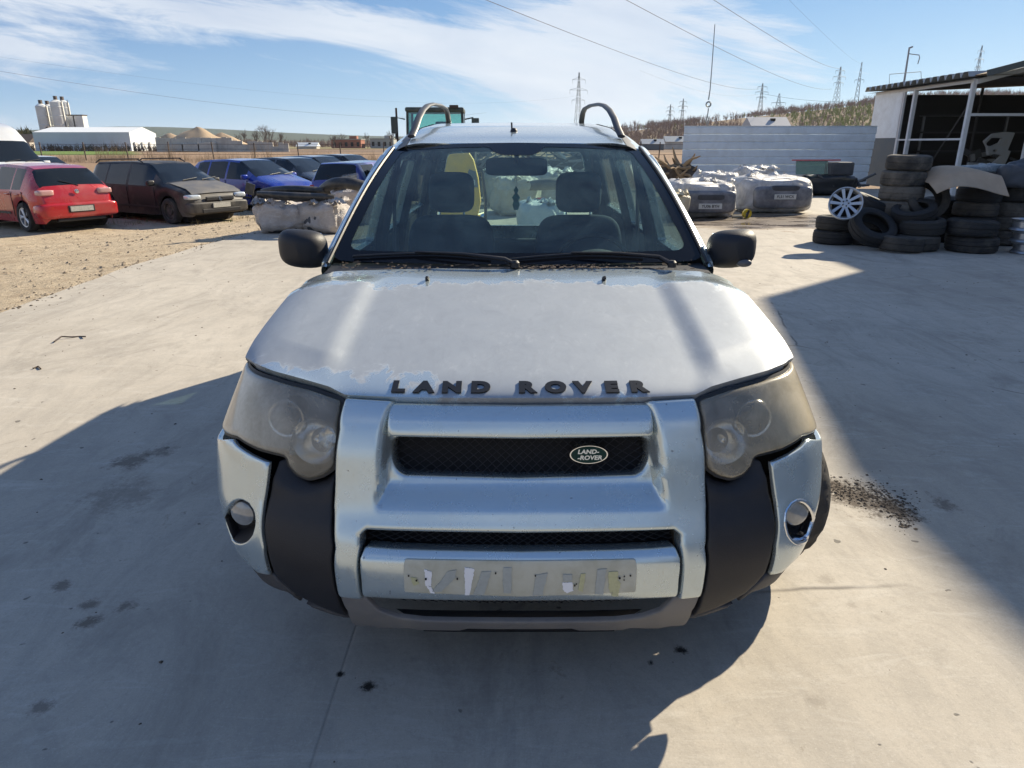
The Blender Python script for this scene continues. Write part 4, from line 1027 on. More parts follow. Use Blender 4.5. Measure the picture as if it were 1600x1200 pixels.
mb.build('rubble_and_soil_lumps', M_STONE, kind='stuff')
mb = MB()
for i in range(500):
    y = random.uniform(4, 15); x = edge_x(y)+random.gauss(-.05, .16); clod(mb, (x, y, ground_h(x, y) if x < edge_x(y) else 0), random.choice([.005, .009, .015])*random.uniform(.5, 1.4))
mb.build('soil_spilled_on_slab_edge', M_SOIL, kind='stuff')
p = [G(85, 536), G(97, 530), G(112, 528), G(125, 526), G(134, 529)]
tag(MB().tube([(q.x, q.y, .012+.012*sin(i*1.7)) for i, q in enumerate(p)], .0065, 6).build('twig', mat('dark_twig', (.05, .035, .03), .8), smooth=True), 'thin dark bent twig lying alone on the pale concrete left of the silver car', 'twig')
p = [G(52, 577), G(60, 574), G(64, 578)]
tag(MB().tube([(q.x, q.y, .008) for q in p], .006, 5).build('twig', mat('dark_twig2', (.07, .05, .035), .8)), 'short hooked twig on the concrete nearer to the camera than the long bent twig', 'twig')
# dry weeds along the lot
M_DRY = mat('dry_grass', (.30, .24, .12), .9, var=.4, vscale=3); M_GRS = mat('short_green_grass', (.10, .14, .035), .9, var=.4, vscale=3)
def blades(mb, x, y, z, n, h, sp):
    for k in range(n):
        a = random.uniform(0, 2*pi); r = random.uniform(0, sp); bx, by = x+r*cos(a), y+r*sin(a); hh = h*random.uniform(.5, 1.2); lean = random.uniform(-.35, .35)*hh; w_ = .004+.006*h
        mb.add([(bx-w_, by, z), (bx+w_, by, z), (bx+lean, by+lean*.3, z+hh)], [(0, 1, 2)])
mb = MB(); mg = MB()
for i in range(900):
    y = random.uniform(17, 34); x = random.uniform(-26, min(-3, edge_x(y)) if y < 27 else 2); blades(mb if random.random() < .5 else mg, x, y, ground_h(x, y), 7, random.uniform(.06, .16), .25)
mb.build('dry_grass', M_DRY, kind='stuff'); mg.build('green_grass', M_GRS, kind='stuff')
mb = MB()
for i in range(300):
    t = random.random(); px = random.uniform(60, 640); p = unproj(px, 230, Y=random.uniform(74, 90)); blades(mb, p.x, p.y, LOW, 12, random.choice([.4, .6, .8, 1.3]), .9)
for px in (153, 166, 172, 188, 265, 395, 415, 232):
    p = unproj(px, 230, Y=78)
    for k in range(4): blades(mb, p.x+random.gauss(0, .25), p.y, LOW, 5, 2.4, .25)
mb.build('dry_reeds', mat('dry_reeds', (.42, .32, .19), .9, var=.3), kind='stuff')

# field fence: posts and two wires
fe = empty('field_fence', (0, 88, LOW), 0, 'rusty thin fence posts with sagging wires along the ploughed field', 'fence')
M_POST = mat('rusty_angle_iron', (.07, .05, .04), .8)
posts = []
for px in (-66, 1, 67, 135, 200, 266, 334, 400, 467, 533, 600, 666, 733, 800, 866, 933, 1000, 1030, 1098):
    X = (px-800)/FPX*(88*.9455+1.88*.3256); posts.append(X); hgt = random.uniform(1.95, 2.15)
    MB().box((X+random.uniform(-.05, .05), 0, hgt/2), (.11, .11, hgt), rot=Matrix.Rotation(random.uniform(-.04, .04), 3, 'Y')).build('fence_post', M_POST, fe)
for zz in (.7, 1.3, 1.85): MB().tube([(x, 0, zz-.05*(i % 2)) for i, x in enumerate(posts)], .02, 4).build('fence_wire', M_POST, fe)

# ---------------------------------------------------------------- sheds and halls
M_SHEET = mat('pale_blue_grey_sheet_metal', (.74, .80, .84), .55, .0, dirt=.25, dirtcol=(.3, .28, .25), dscale=2.2)
M_SHEETD = mat('dark_blue_grey_sheet_metal', (.085, .11, .13), .5, .3, dirt=.2, dscale=2)
M_ROOFS = mat('galvanised_roof_sheet', (.42, .44, .44), .45, .4, dirt=.3, dscale=1.5)
M_FRAME = mat('white_steel_frame', (.62, .64, .66), .45, dirt=.2, dscale=4)
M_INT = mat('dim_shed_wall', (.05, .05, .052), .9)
def corrugated(name, y0, y1, x0, x1, z0, z1, parent, pitch=.42, amp=.15, mtl=None):
    """roof sheet with trapezoid ribs running up the slope, repeated along y"""
    prof = []; y = y0
    while y < y1: prof += [(y, 0), (y+pitch*.22, amp), (y+pitch*.72, amp), (y+pitch*.94, 0)]; y += pitch
    mb_ = MB(); n = len(prof)
    V = [(x0, a, z0+b) for a, b in prof] + [(x1, a, z1+b) for a, b in prof] + [(x0, a, z0+b-.012) for a, b in prof] + [(x1, a, z1+b-.012) for a, b in prof]
    F = []
    for i in range(n-1): F += [(i, n+i, n+i+1, i+1), (2*n+i, 2*n+i+1, 3*n+i+1, 3*n+i), (i, i+1, 2*n+i+1, 2*n+i)]
    return mb_.add(V, F).build(name, mtl or M_ROOFS, parent)
# open workshop shed
SX0, SY0, SY1, EZ = 14.4, 23.6, 29.7, 3.50
shed = empty('workshop_shed', (SX0, SY0, 0), 0, 'open-fronted steel workshop shed with ribbed roof and white frame, behind the tyres', 'shed')
def lb(c, d): return (c[0]-SX0, c[1]-SY0, c[2])
RX = 21.0; RZ_ = EZ+(RX-SX0)*.045; GZ_ = EZ+(RX-SX0)*.25
def sbox(name, c, d, m, rot=None): return MB().box(lb(c, d), d, rot).build(name, m, shed)
corrugated('roof', 0-.15, SY1-SY0+.4, -.30, RX-SX0, EZ+.05, RZ_+.05, shed)
corrugated('roof', 0-.15, SY1-SY0+.4, 2*(RX-SX0)+.3, RX-SX0, EZ+.05, RZ_+.05, shed)
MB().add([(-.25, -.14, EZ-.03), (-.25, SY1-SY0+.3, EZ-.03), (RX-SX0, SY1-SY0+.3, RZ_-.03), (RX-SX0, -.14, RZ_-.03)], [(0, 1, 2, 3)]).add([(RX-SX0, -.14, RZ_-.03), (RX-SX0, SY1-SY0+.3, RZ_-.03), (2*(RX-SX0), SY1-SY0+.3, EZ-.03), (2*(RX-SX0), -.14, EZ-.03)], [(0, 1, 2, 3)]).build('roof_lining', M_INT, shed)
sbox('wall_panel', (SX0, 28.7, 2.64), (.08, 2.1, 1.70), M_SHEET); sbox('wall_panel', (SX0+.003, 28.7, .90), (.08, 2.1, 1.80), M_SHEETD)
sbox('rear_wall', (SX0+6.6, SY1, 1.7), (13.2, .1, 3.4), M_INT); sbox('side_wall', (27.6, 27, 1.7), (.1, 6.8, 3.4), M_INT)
for y in (SY0, 26.9, 27.62): sbox('post', (SX0, y, EZ/2), (.12 if y != 27.62 else .08, .12, EZ), M_FRAME)
for x in (16.45, 18.6, 21.0): sbox('post', (x, SY0, (EZ+(x-SX0)*.25)/2), (.10, .10, EZ+(x-SX0)*.25-.22), M_FRAME)
sbox('rail', (SX0, 25.3, 1.72), (.06, 3.3, .06), M_FRAME); sbox('rail', (SX0+3.3, SY0-.02, 2.45), (6.6, .06, .08), M_FRAME); sbox('rail', (SX0, 27.3, 1.72), (.05, .75, .05), M_FRAME)
sbox('eave_beam', (SX0, 26.6, EZ-.06), (.10, 6.2, .12), M_FRAME)
for sgn in (1, -1):
    xm = RX-sgn*(RX-SX0)/2; L_ = math.hypot(RX-SX0, GZ_-EZ); rt_ = Matrix.Rotation(-sgn*math.atan2(GZ_-EZ, RX-SX0), 3, 'Y')
    sbox('gable_beam', (xm, SY0-.10, (EZ+GZ_)/2-.10), (L_, .08, .14), M_FRAME, rt_)
    sbox('gable_flashing', (xm, SY0-.78, (EZ+GZ_)/2+.12), (L_+.3, .03, .18), M_SHEETD, rt_)
    sbox('canopy_sheet', (xm, SY0-.36, (EZ+GZ_)/2+.10), (L_+.2, .80, .03), mat('brown_canopy_lining', (.16, .10, .05), .8, var=.4), rt_)
MB().tube([lb((SX0+1.2, 27.6, .5), 0), lb((SX0+.6, 24.4, 3.1), 0)], .035, 6).build('brace', M_INT, shed)
MB().tube([lb((17.2, 27.6, 0), 0), lb((17.2, 27.6, 3.5), 0)], .05, 6).build('inner_post', M_INT, shed)
# pale body panel with openings standing in the shed
def bq(pts): return [((u-1010)*.0043, (1010-v)*.0043) for u, v in pts]
bpn = bq([(1010, 790), (1060, 730), (1150, 710), (1220, 712), (1205, 845), (1228, 850), (1215, 950), (1190, 1010), (1080, 1005), (1140, 930), (1172, 885), (1120, 880), (1070, 893), (1048, 835)])
def panel_flat(name, poly, holes, th, m_, loc, rz, lab, cat):
    sf = lambda a, b, inw: np.stack([np.asarray(a), np.asarray(inw)+.05*np.sin(np.asarray(a)*3), np.asarray(b)], -1)
    o_ = panel(name, poly, sf, m_, None, holes=holes, thick=th, er=.02, res=.08); o_.location = loc; o_.rotation_euler = (0, R(4), rz); return tag(o_, lab, cat)
panel_flat('body_shell_panel', fillet(bpn, .03), [fillet(bq([(1030, 805), (1060, 762), (1140, 758), (1130, 792), (1080, 822), (1042, 822)]), .03), fillet(bq([(1095, 852), (1125, 842), (1125, 862), (1102, 867)]), .02)], .12, mat('white_primer', (.26, .27, .27), .6, dirt=.4, dscale=6), (16.05, 25.2, .72), R(-8), 'pale crumpled body panel with dark lamp openings standing inside the open shed', 'car panel')
panel_flat('door_panel', fillet(bq([(925, 955), (1100, 950), (1085, 1010), (1075, 1120), (915, 1130), (918, 1040)]), .03), [], .08, mat('grey_primer', (.22, .24, .25), .6, dirt=.4, dscale=6), (15.95, 25.0, .72), R(-4), 'grey flat panel leaning below the pale body panel inside the shed', 'car panel')
tb = MB().box((0, 0, .58), (1.7, .5, .06), bev=.01)
for sx_ in (-.8, .8):
    for sy_ in (-.2, .2): tb.box((sx_, sy_, .275), (.06, .06, .55))
tag(tb.build('trestle', M_SHEETD), 'low grey trestle under the pale body panel in the shed', 'trestle').location = (16.65, 25.15, 0)
# the big hall outside the right edge of the picture, whose shadow covers the right of the yard
hall = empty('factory_hall', (14.4, 18, 0), 0, 'tall grey hall right of the yard that throws the wide shadow', 'building')
Yc_ = 18.06
MB().prism([(-40-18, 0), (0, 0), (0, 9.60), (-3.35, 10.42), (-40-18, 10.5)], 0, 22, 'yz').build('wall', M_SHEET, hall)
MB().box((9, .75, 4.03), (18, 1.48, 8.06)).build('annex', M_SHEETD, hall)
# ribbed panel fence
pf = empty('ribbed_panel_fence', (6.5, 27.5, 0), 0, 'pale blue-grey fence of eight horizontal ribbed sheets behind the wrapped bales', 'fence')
xl, xr = (1068-800)/FPX*25.9, (1369-800)/FPX*25.9
hts = np.linspace(.03, 2.19, 9)
for i in range(8):
    z0, z1 = hts[i], hts[i+1]
    prof = [(0, z0), (-.035, z0+.02), (-.035, z1-.045), (.004, z1-.012), (.004, z1)]
    mbp = MB(); xe = .25*(1-i/8)*0 - (.10*(8-i)/8)
    mbp.add([(0-.0, a, b) for a, b in prof] + [(xr-xl+xe, a, b) for a, b in prof], [(j, j+5, j+6, j+1) for j in range(4)])
    o_ = mbp.build('fence_panel', M_SHEET, pf); o_.location = (xl-6.5, random.uniform(-.006, .006), 0); o_.rotation_euler = (0, 0, random.uniform(-.001, .001))
for x in np.linspace(.3, xr-xl-.3, 4): MB().box((xl-6.5+x, .06, 1.05), (.08, .08, 2.1)).build('fence_post', M_POST, pf)
MB().box((xl-6.5+(xr-xl)/2, .0, 2.20), (xr-xl, .06, .02)).build('cap_strip', M_SHEET, pf)

# ---------------------------------------------------------------- skyline: warehouse, silos, walls, houses
M_WH = mat('white_cladding', (.62, .66, .68), .6, dirt=.2, dscale=.1); M_WHR = mat('white_roof_sheet', (.70, .72, .72), .5)
def at(px, Y, z=0.0):
    """a bearing and a distance -> a place on the plain"""
    return Vector(((px-800)/FPX*(Y*cos(PITCH)-(z-CAMH)*sin(PITCH)), Y, z))
A, B, C = at(56, 205), at(206, 205), at(247, 232)
wh = empty('warehouse', A, 0, 'long low white warehouse with pale roof beside the silos', 'warehouse')
ux = (B-A); uy = (C-B); D = A+uy
def q4(name, pts, m_, par, sm=False): return obj(name, [tuple(p) for p in pts], [tuple(range(len(pts)))], m_, par, sm)
H_ = 4.6; up = Vector((0, 0, 1)); z0 = up*(LOW-.2)
O = Vector((0, 0, 0)); a_, b_, c_, d_ = O+z0*0, ux.copy(), ux+uy, uy.copy()
ad = lambda p, h: Vector((p.x, p.y, h))
MB().add([ad(a_, LOW), ad(b_, LOW), ad(b_, H_), ad(a_, H_)], [(0, 1, 2, 3)]).build('long_wall', M_WH, wh)
mid = (b_+c_)/2
MB().add([ad(b_, LOW), ad(c_, LOW), ad(c_, H_), ad(mid, H_+1.6), ad(b_, H_)], [(0, 1, 2, 3, 4)]).build('end_wall', M_WH, wh)
midl = (a_+d_)/2
MB().add([ad(a_, H_+.02), ad(b_, H_+.02), ad(mid, H_+1.62), ad(midl, H_+1.62)], [(0, 1, 2, 3)]).build('roof', M_WHR, wh)
MB().add([ad(d_, H_+.02), ad(c_, H_+.02), ad(mid, H_+1.62), ad(midl, H_+1.62)], [(3, 2, 1, 0)]).build('roof', M_WHR, wh)
MB().add([ad(d_, LOW), ad(c_, LOW), ad(c_, H_), ad(d_, H_)], [(3, 2, 1, 0)]).add([ad(a_, LOW), ad(d_, LOW), ad(d_, H_), ad(midl, H_+1.6), ad(a_, H_)], [(4, 3, 2, 1, 0)]).build('rear_walls', M_WH, wh)
for t in (.15, .42, .7): MB().box(tuple(ad(b_+(c_-b_)*t, 1.2)+Vector((.5, -.4, 0))), (3.2, .3, 1.9), rot=math.atan2(uy.y, uy.x)).build('stacked_sacks', mat('white_sacks', (.6, .6, .6), .8, dirt=.6, dscale=1), wh)
M_SILO = mat('silo_white_steel', (.66, .67, .65), .5, .1, dirt=.35, dirtcol=(.35, .33, .3), dscale=.25)
for i, (px, Y, r, top) in enumerate([(78, 262, 1.85, 15.2), (88, 270, 1.8, 15.4), (102, 262, 2.0, 16.5), (112, 270, 1.9, 16.8)]):
    p = at(px, Y, LOW); s_ = empty('silo', p, 0, ['leftmost tall white silo of the concrete plant', 'narrower white silo right behind the leftmost one', 'tallest white silo in the middle of the plant', 'tall white silo half behind the tallest one'][i], 'silo', 'silos of the concrete plant')
    MB().lathe([(r*.3, 2.6), (r, 6.0), (r, top-.9), (r*.98, top-.9), (r*.5, top-.2), (0, top)], 20).build('silo_tank', M_SILO, s_, True)
    for h in (8, 11, 14): MB().lathe([(r+.02, h), (r+.10, h+.05), (r+.02, h+.25)], 20).build('hoop', M_SILO, s_, True)
    MB().box((0, 0, top+.5), (.9, .9, 1.2)).build('filter_box', M_POST, s_)
    for k in range(4): MB().tube([(r*.8*cos(k*pi/2+.7), r*.8*sin(k*pi/2+.7), 0), (r*.8*cos(k*pi/2+.7), r*.8*sin(k*pi/2+.7), 6)], .18, 6).build('leg', M_POST, s_)
    MB().tube([(r+.1, -r*.2, 0), (r+.1, -r*.2, top)], .12, 5).build('ladder', M_POST, s_)
for i, (px, w_) in enumerate([(124, 2.6), (134, 3.6)]):
    s_ = empty('cement_hopper', at(px, 266, LOW), 0, ['small grey hopper next to the tall silos', 'wider pale hopper at the right end of the silos'][i], 'hopper')
    MB().box((0, 0, 8.4), (w_, 3, 6.0), bev=.2).build('bin', M_SILO, s_); MB().box((0, 0, 11.5), (w_+.3, 3.2, .3)).build('lid', M_POST, s_); MB().box((0, 0, 3), (w_*.7, 2, 6)).build('frame', M_POST, s_)
cv = empty('conveyor', at(44, 255, LOW), 0, 'dark lattice conveyor leaning against the silos', 'conveyor')
MB().box((4.5, 0, 4.6), (10, 1.0, .5), rot=Matrix.Rotation(R(-33), 3, 'Y')).build('belt', M_POST, cv)
for x, h in ((1.5, 2.6), (4.5, 4.6), (7.5, 6.4)): MB().box((x, 0, h/2), (.22, .5, h)).build('support', M_POST, cv)
for i, (px, Y, r, h) in enumerate([(312, 262, 16, 7.6), (350, 270, 12, 5.8), (270, 268, 11, 5.6)]):
    rr = random.Random(i+5)
    def heap(u, v, r=r, h=h):
        a = 2*pi*u; q = v; k = 1+.14*noise.noise(Vector((cos(a)*1.5, sin(a)*1.5, i*7.0))); x, y = r*q*k*cos(a), r*.6*q*k*sin(a)
        return (x, y, max(-.5, h*(1-q**1.15)) + .5*noise.noise(Vector((x*.25, y*.25, i))) )
    o_ = MB().grid(heap, 40, 14).build('sand_heap', mat('sand', (.42, .31, .20), .95, var=.2, vscale=.2, bump=.5, bscale=1), smooth=True, ang=180); o_.location = at(px, Y, LOW)
    tag(o_, ['highest brown sand heap beyond the block wall', 'lower sand heap sloping down to the right', 'small sand heap next to the white warehouse'][i], 'sand heap')
cw = empty('block_wall', at(246, 185, LOW), 0, 'broken whitewashed block wall in front of the sand heaps', 'wall')
M_BLK = mat('whitewashed_blocks', (.55, .50, .43), .85, dirt=.5, dirtcol=(.25, .22, .19), dscale=.5)
x0 = at(246, 185).x; x1 = at(452, 185).x; k = 26
for i in range(k):
    w_ = (x1-x0)/k; h = 3.4 - (1.2*(i/k) if i > 14 else 0) + random.uniform(-.25, .1) - (.9 if i in (17, 23) else 0)
    MB().box((w_*(i+.5), random.uniform(-.1, .1), h/2), (w_-.03, .35, h)).build('wall_block', M_BLK, cw)
for px in (275, 300, 325): 
    MB().box((at(px, 184).x-x0, -.9, 1.0), (4.5, 1.2, random.uniform(1.2, 2.4)), bev=.1).build('rubble_block', M_BLK, cw)
def house(name, px, Y, w_, d_, h_, m_, lab, rows=1, rz=0.0, flat=True, cols=4):
    p = at(px, Y, LOW-.3+hill_h(at(px, Y).x, Y)); s_ = empty(name, p, rz, lab, 'house')
    MB().box((0, 0, h_/2), (w_, d_, h_)).build('wall', m_, s_)
    MB().box((0, 0, h_+.15), (w_+.6, d_+.6, .3)).build('roof_slab', mat(name+'_slab', (.33, .32, .30), .9), s_)
    for r_ in range(rows):
        for c in range(cols):
            xw = -w_/2+w_*(c+.5)/cols; MB().box((xw, -d_/2-.02, h_*(r_+.5)/rows), (w_/cols*.45, .06, h_/rows*.45)).build('window', M_DARK, s_)
    MB().box((w_*.2, 0, h_+.9), (w_*.25, d_*.4, 1.3)).build('stairhead', m_, s_)
    return s_
house('brick_house', 545, 330, 13, 9, 3.9, mat('raw_red_brick', (.30, .12, .075), .9, var=.2, vscale=.5), 'unfinished red brick house with flat slab far across the field', 1, cols=5)
house('grey_house', 600, 335, 10.5, 9, 4.2, mat('grey_blockwork', (.34, .34, .32), .9, var=.15), 'unfinished grey block house right of the red brick one', 1, cols=4)
def gable(name, px, Y, zb, w_, d_, h_, m_, mr, lab, rz=0.0):
    s_ = empty(name, at(px, Y, zb), rz, lab, 'building')
    MB().box((0, 0, h_/2-1.5), (w_, d_, h_+3)).build('wall', m_, s_)
    MB().add([(-w_/2-.3, -d_/2-.3, h_-.1), (w_/2+.3, -d_/2-.3, h_-.1), (w_/2+.3, 0, h_+d_*.28), (-w_/2-.3, 0, h_+d_*.28), (w_/2+.3, d_/2+.3, h_-.1), (-w_/2-.3, d_/2+.3, h_-.1)], [(0, 1, 2, 3), (3, 2, 4, 5), (1, 4, 2), (0, 3, 5)]).build('roof', mr, s_)
    MB().box((w_*.12, -d_*.18, h_+d_*.20), (w_*.12, .9, .6), bev=.1).build('dormer', M_DARK, s_)
gable('roofed_house', 1194, 185, 2.6, 9.2, 8, 3.0, M_BLK, mat('pale_grey_tiles', (.42, .42, .42), .7), 'house with pale grey tiled roof just above the ribbed fence')
gable('long_low_barn', 1018, 230, -.3, 6.5, 5, 1.9, M_SHEETD, M_ROOFS, 'small low barn seen between the silver car and the fence')
gable('grey_farm_shed', 1056, 245, -.3, 8, 6, 2.6, M_BLK, M_ROOFS, 'pale farm shed half hidden behind the left end of the ribbed fence')
gable('distant_shed', 482, 300, -.5, 8, 5, 1.2, M_BLK, M_WHR, 'tiny white shed far out in the field right of the block wall')
gable('left_plant_shed', 32, 240, -.3, 12, 8, 2.6, M_BLK, M_POST, 'grey plant shed left of the white warehouse')

# ---------------------------------------------------------------- vegetation
M_BARK = mat('bare_branches', (.13, .10, .085), .95); M_TWIG = mat('brown_mauve_twigs', (.27, .195, .16), .95, var=.25, vscale=.05); M_GTWIG = mat('yellow_green_budding_shrubs', (.25, .27, .09), .95, var=.3, vscale=.05)
def twig_tree(mb, p, h, rnd_, n=26, w_=.16):
    p = Vector(p)
    for k in range(n):
        b0 = p+Vector((0, 0, h*rnd_.uniform(.05, .55))); a = rnd_.uniform(0, 2*pi); el = rnd_.uniform(.1, 1.45); L_ = h*rnd_.uniform(.25, .55)
        e = b0+Vector((cos(a)*cos(el), sin(a)*cos(el), sin(el)))*L_; s = Vector((rnd_.uniform(.5, 1), rnd_.uniform(-.3, .3), rnd_.uniform(-.4, .4)))*w_*rnd_.uniform(.5, 1.3)
        mb.add([b0-s, b0+s, e], [(0, 1, 2)])
        if k % 2:
            m_ = b0.lerp(e, .5); e2 = e+Vector((rnd_.uniform(-1, 1), rnd_.uniform(-1, 1), rnd_.uniform(-.4, 1)))*h*.14; mb.add([m_-s*.7, m_+s*.7, e2], [(0, 1, 2)])
rv = random.Random(11); mb = MB(); mg = MB()
for i in range(5200):
    px = rv.uniform(940, 1620); Y = 260 + 180*rv.random()**.8; p = at(px, Y); z = hill_h(p.x, Y)-.3
    if noise.noise(Vector((p.x*.03, p.y*.012, 7))) > .22 and rv.random() < .85: continue
    grn = rv.random() < (.75 if (1170 < px and Y < 370) else .03)
    twig_tree(mg if grn else mb, (p.x, p.y, z), rv.uniform(1.6, 5.2)*(.75+.5*noise.noise(Vector((p.x*.05, p.y*.05, 2)))+.25) if not grn else rv.uniform(2.0, 4.2), rv, 20, .10 if not grn else .17)
mb.build('bare_hillside_wood', M_TWIG, kind='stuff'); mg.build('budding_hillside_scrub', M_GTWIG, kind='stuff')
mb = MB()
for i in range(900):
    px = rv.uniform(340, 700); Y = rv.uniform(380, 560); p = at(px, Y); twig_tree(mb, (p.x, p.y, -.5), rv.uniform(2.5, 6.5), rv, 20, .12)
mb.build('bare_tree_belt', M_TWIG, kind='stuff')
mb = MB()
for i in range(500):
    px = rv.uniform(-20, 55); Y = rv.uniform(255, 300); p = at(px, Y); twig_tree(mb, (p.x, p.y, rv.uniform(0, 4)), rv.uniform(2.5, 4.5), rv, 16, .3)
mb.build('olive_scrub_by_plant', mat('olive_scrub', (.22, .19, .07), .95), kind='stuff')
mb = MB()
for i in range(260):
    t = rv.random(); p = at(55, 203).lerp(at(300, 190), t); twig_tree(mb, (p.x+rv.gauss(0, 1), p.y-rv.uniform(0, 4), -.5), rv.uniform(1.0, 2.6), rv, 14, .12)
mb.build('brambles_before_warehouse', mat('dark_brambles', (.075, .06, .055), .95), kind='stuff')
def branch(mb, p, d, L_, r, depth, rnd_):
    e = p+d*L_; mb.tube([p, e], [r, r*.65], 4, False)
    if depth == 0: return
    for k in range(3 if depth > 1 else 4):
        nd = (d+Vector((rnd_.uniform(-.75, .75), rnd_.uniform(-.75, .75), rnd_.uniform(-.15, .55)))).normalized(); branch(mb, p.lerp(e, rnd_.uniform(.45, 1)), nd, L_*rnd_.uniform(.55, .8), r*.55, depth-1, rnd_)
tl = [(382, 300, 9.0), (402, 290, 8.2), (415, 285, 10.5), (424, 292, 9.2), (438, 300, 8), (522, 310, 7.0), (535, 340, 7.6), (575, 345, 7.5), (612, 300, 9.4), (372, 330, 7)]
tlab = ['leftmost of the bare trees beyond the block wall', 'bare tree left of the tallest one over the block wall', 'tallest bare tree beyond the block wall', 'bare tree just right of the tallest one', 'rightmost bare tree over the block wall', 'small bare tree left of the red brick house', 'bare tree rising behind the red brick house', 'bare tree between the two unfinished houses', 'round bare tree left of the tractor cab', 'faint bare tree over the end of the sand heap']
for i, (px, Y, h) in enumerate(tl):
    rr = random.Random(40+i); t_ = empty('bare_tree', at(px, Y, LOW), 0, tlab[i], 'tree', 'bare trees in the distance')
    MB().tube([(0, 0, 0), (.1, 0, h*.35)], [.22, .16], 5).build('trunk', M_BARK, t_)
    m_ = MB()
    for k in range(6): branch(m_, Vector((.05, 0, h*rr.uniform(.14, .36))), Vector((rr.uniform(-.6, .6), rr.uniform(-.6, .6), 1)).normalized(), h*.26, .11, 3, rr)
    m_.build('crown', M_BARK, t_)

# ---------------------------------------------------------------- pylons, wires, poles
M_LAT = mat('galvanised_lattice', (.28, .31, .33), .6, .4)
def pylon(px, Y, ytop, lab, w_=3.2, arms=3, s=1.0):
    v = (600-ytop)/FPX; el = math.atan(v)-PITCH; zt = CAMH+Y*math.tan(el); p = at(px, Y, zt); zb = hill_h(p.x, Y)-.5; H = zt-zb
    o_ = empty('pylon', (p.x, Y, zb), random.uniform(-.5, .5), lab, 'pylon', 'power pylons on the skyline'); r = .085*s*Y/400
    m_ = MB(); c = [(-1, -1), (1, -1), (1, 1), (-1, 1)]
    wd = lambda t: w_*(1-t)*.8+.35*w_*.3 if t < .55 else (w_*.45*.8+.1*w_)*(1-(t-.55)/.45*.8)
    for k in range(4): m_.tube([(c[k][0]*wd(t)*.5, c[k][1]*wd(t)*.5, H*t) for t in (0, .3, .55, 1)], r, 4, False)
    m_.build('mast', M_LAT, o_); m_ = MB()
    for i in range(9):
        t0, t1 = i/9, (i+1)/9
        for k in range(4):
            a, b = c[k], c[(k+1) % 4]; m_.tube([(a[0]*wd(t0)*.5, a[1]*wd(t0)*.5, H*t0), (b[0]*wd(t1)*.5, b[1]*wd(t1)*.5, H*t1)], r*.6, 4, False)
            m_.tube([(b[0]*wd(t0)*.5, b[1]*wd(t0)*.5, H*t0), (a[0]*wd(t1)*.5, a[1]*wd(t1)*.5, H*t1)], r*.6, 4, False)
    m_.build('bracing', M_LAT, o_)
    for i in range(arms):
        t = .62+.14*i; L_ = w_*(1.15 if i == 1 else .85)
        MB().tube([(-L_, 0, H*t), (0, 0, H*(t+.035)), (L_, 0, H*t)], r*.8, 4, False).tube([(-L_, 0, H*t), (L_, 0, H*t)], r*.8, 4, False).tube([(-L_, 0, H*t), (-L_, 0, H*t-1.6)], r*.7, 4, False).tube([(L_, 0, H*t), (L_, 0, H*t-1.6)], r*.7, 4, False).build('cross_arm', M_LAT, o_)
    return Vector((p.x, Y, zt))
py = [pylon(905, 330, 113, 'pylon rising right behind the roof rail of the silver car', 3.6), pylon(1048, 620, 163, 'shorter of the two small far pylons over the left of the wooded hill', 3.2), pylon(1068, 600, 154, 'taller of the two small far pylons left of the hanging cable foot', 3.4),
      pylon(1192, 480, 130, 'pylon over the middle of the wooded hill above the tiled house', 3.6), pylon(1314, 430, 104, 'pylon left of the leaning narrow one on the hill crest', 3.6), pylon(1347, 450, 97, 'narrow pylon on the hill crest left of the shed roof', 3.0, 1), pylon(1535, 470, 71, 'pylon peeking above the ribbed shed roof at the right', 3.4), pylon(1218, 470, 146, 'squat pylon with wide top beside the pylon over the hill', 5.0, 1)]
def wire(p0, p1, sag, r, lab):
    pts = [Vector(p0).lerp(Vector(p1), t)-Vector((0, 0, sag*4*t*(1-t))) for t in np.linspace(0, 1, 30)]
    tag(MB().tube(pts, [r*(1+2.2*(p.y/400)) for p in pts], 4, False).build('power_line', M_POST), lab, 'cable', 'power lines crossing the sky')
wire(unproj(735, -10, Y=70), py[3]-Vector((0, 0, 3)), 3.2, .019, 'lowest power line of the three dropping towards the pylon over the hill')
wire(unproj(960, -10, Y=70), unproj(1300, 139, Y=430), 2.6, .019, 'middle power line of the three crossing the right of the sky')
wire(unproj(1100, -10, Y=70), py[4]-Vector((0, 0, 1)), 1.6, .019, 'steepest power line ending at the pylon left of the narrow one')
wire(unproj(1225, -8, Y=75), py[5]-Vector((0, 0, 1)), 1.0, .007, 'faintest power line right of the steepest one')
wire(unproj(-20, 108, Y=120), unproj(760, 176, Y=320), 4.0, .011, 'long thin power line low over the silos')
wire(unproj(-20, 86, Y=130), unproj(900, 150, Y=330), 5.0, .005, 'faint upper power line over the silos')
wire(py[3]-Vector((0, 0, 6)), unproj(1360, 158, Y=430), 2.0, .016, 'power line running right from the pylon over the hill')
wire(unproj(1000, 110, Y=240), py[3]-Vector((0, 0, 6)), 4, .007, 'second faint line under the lowest power line')
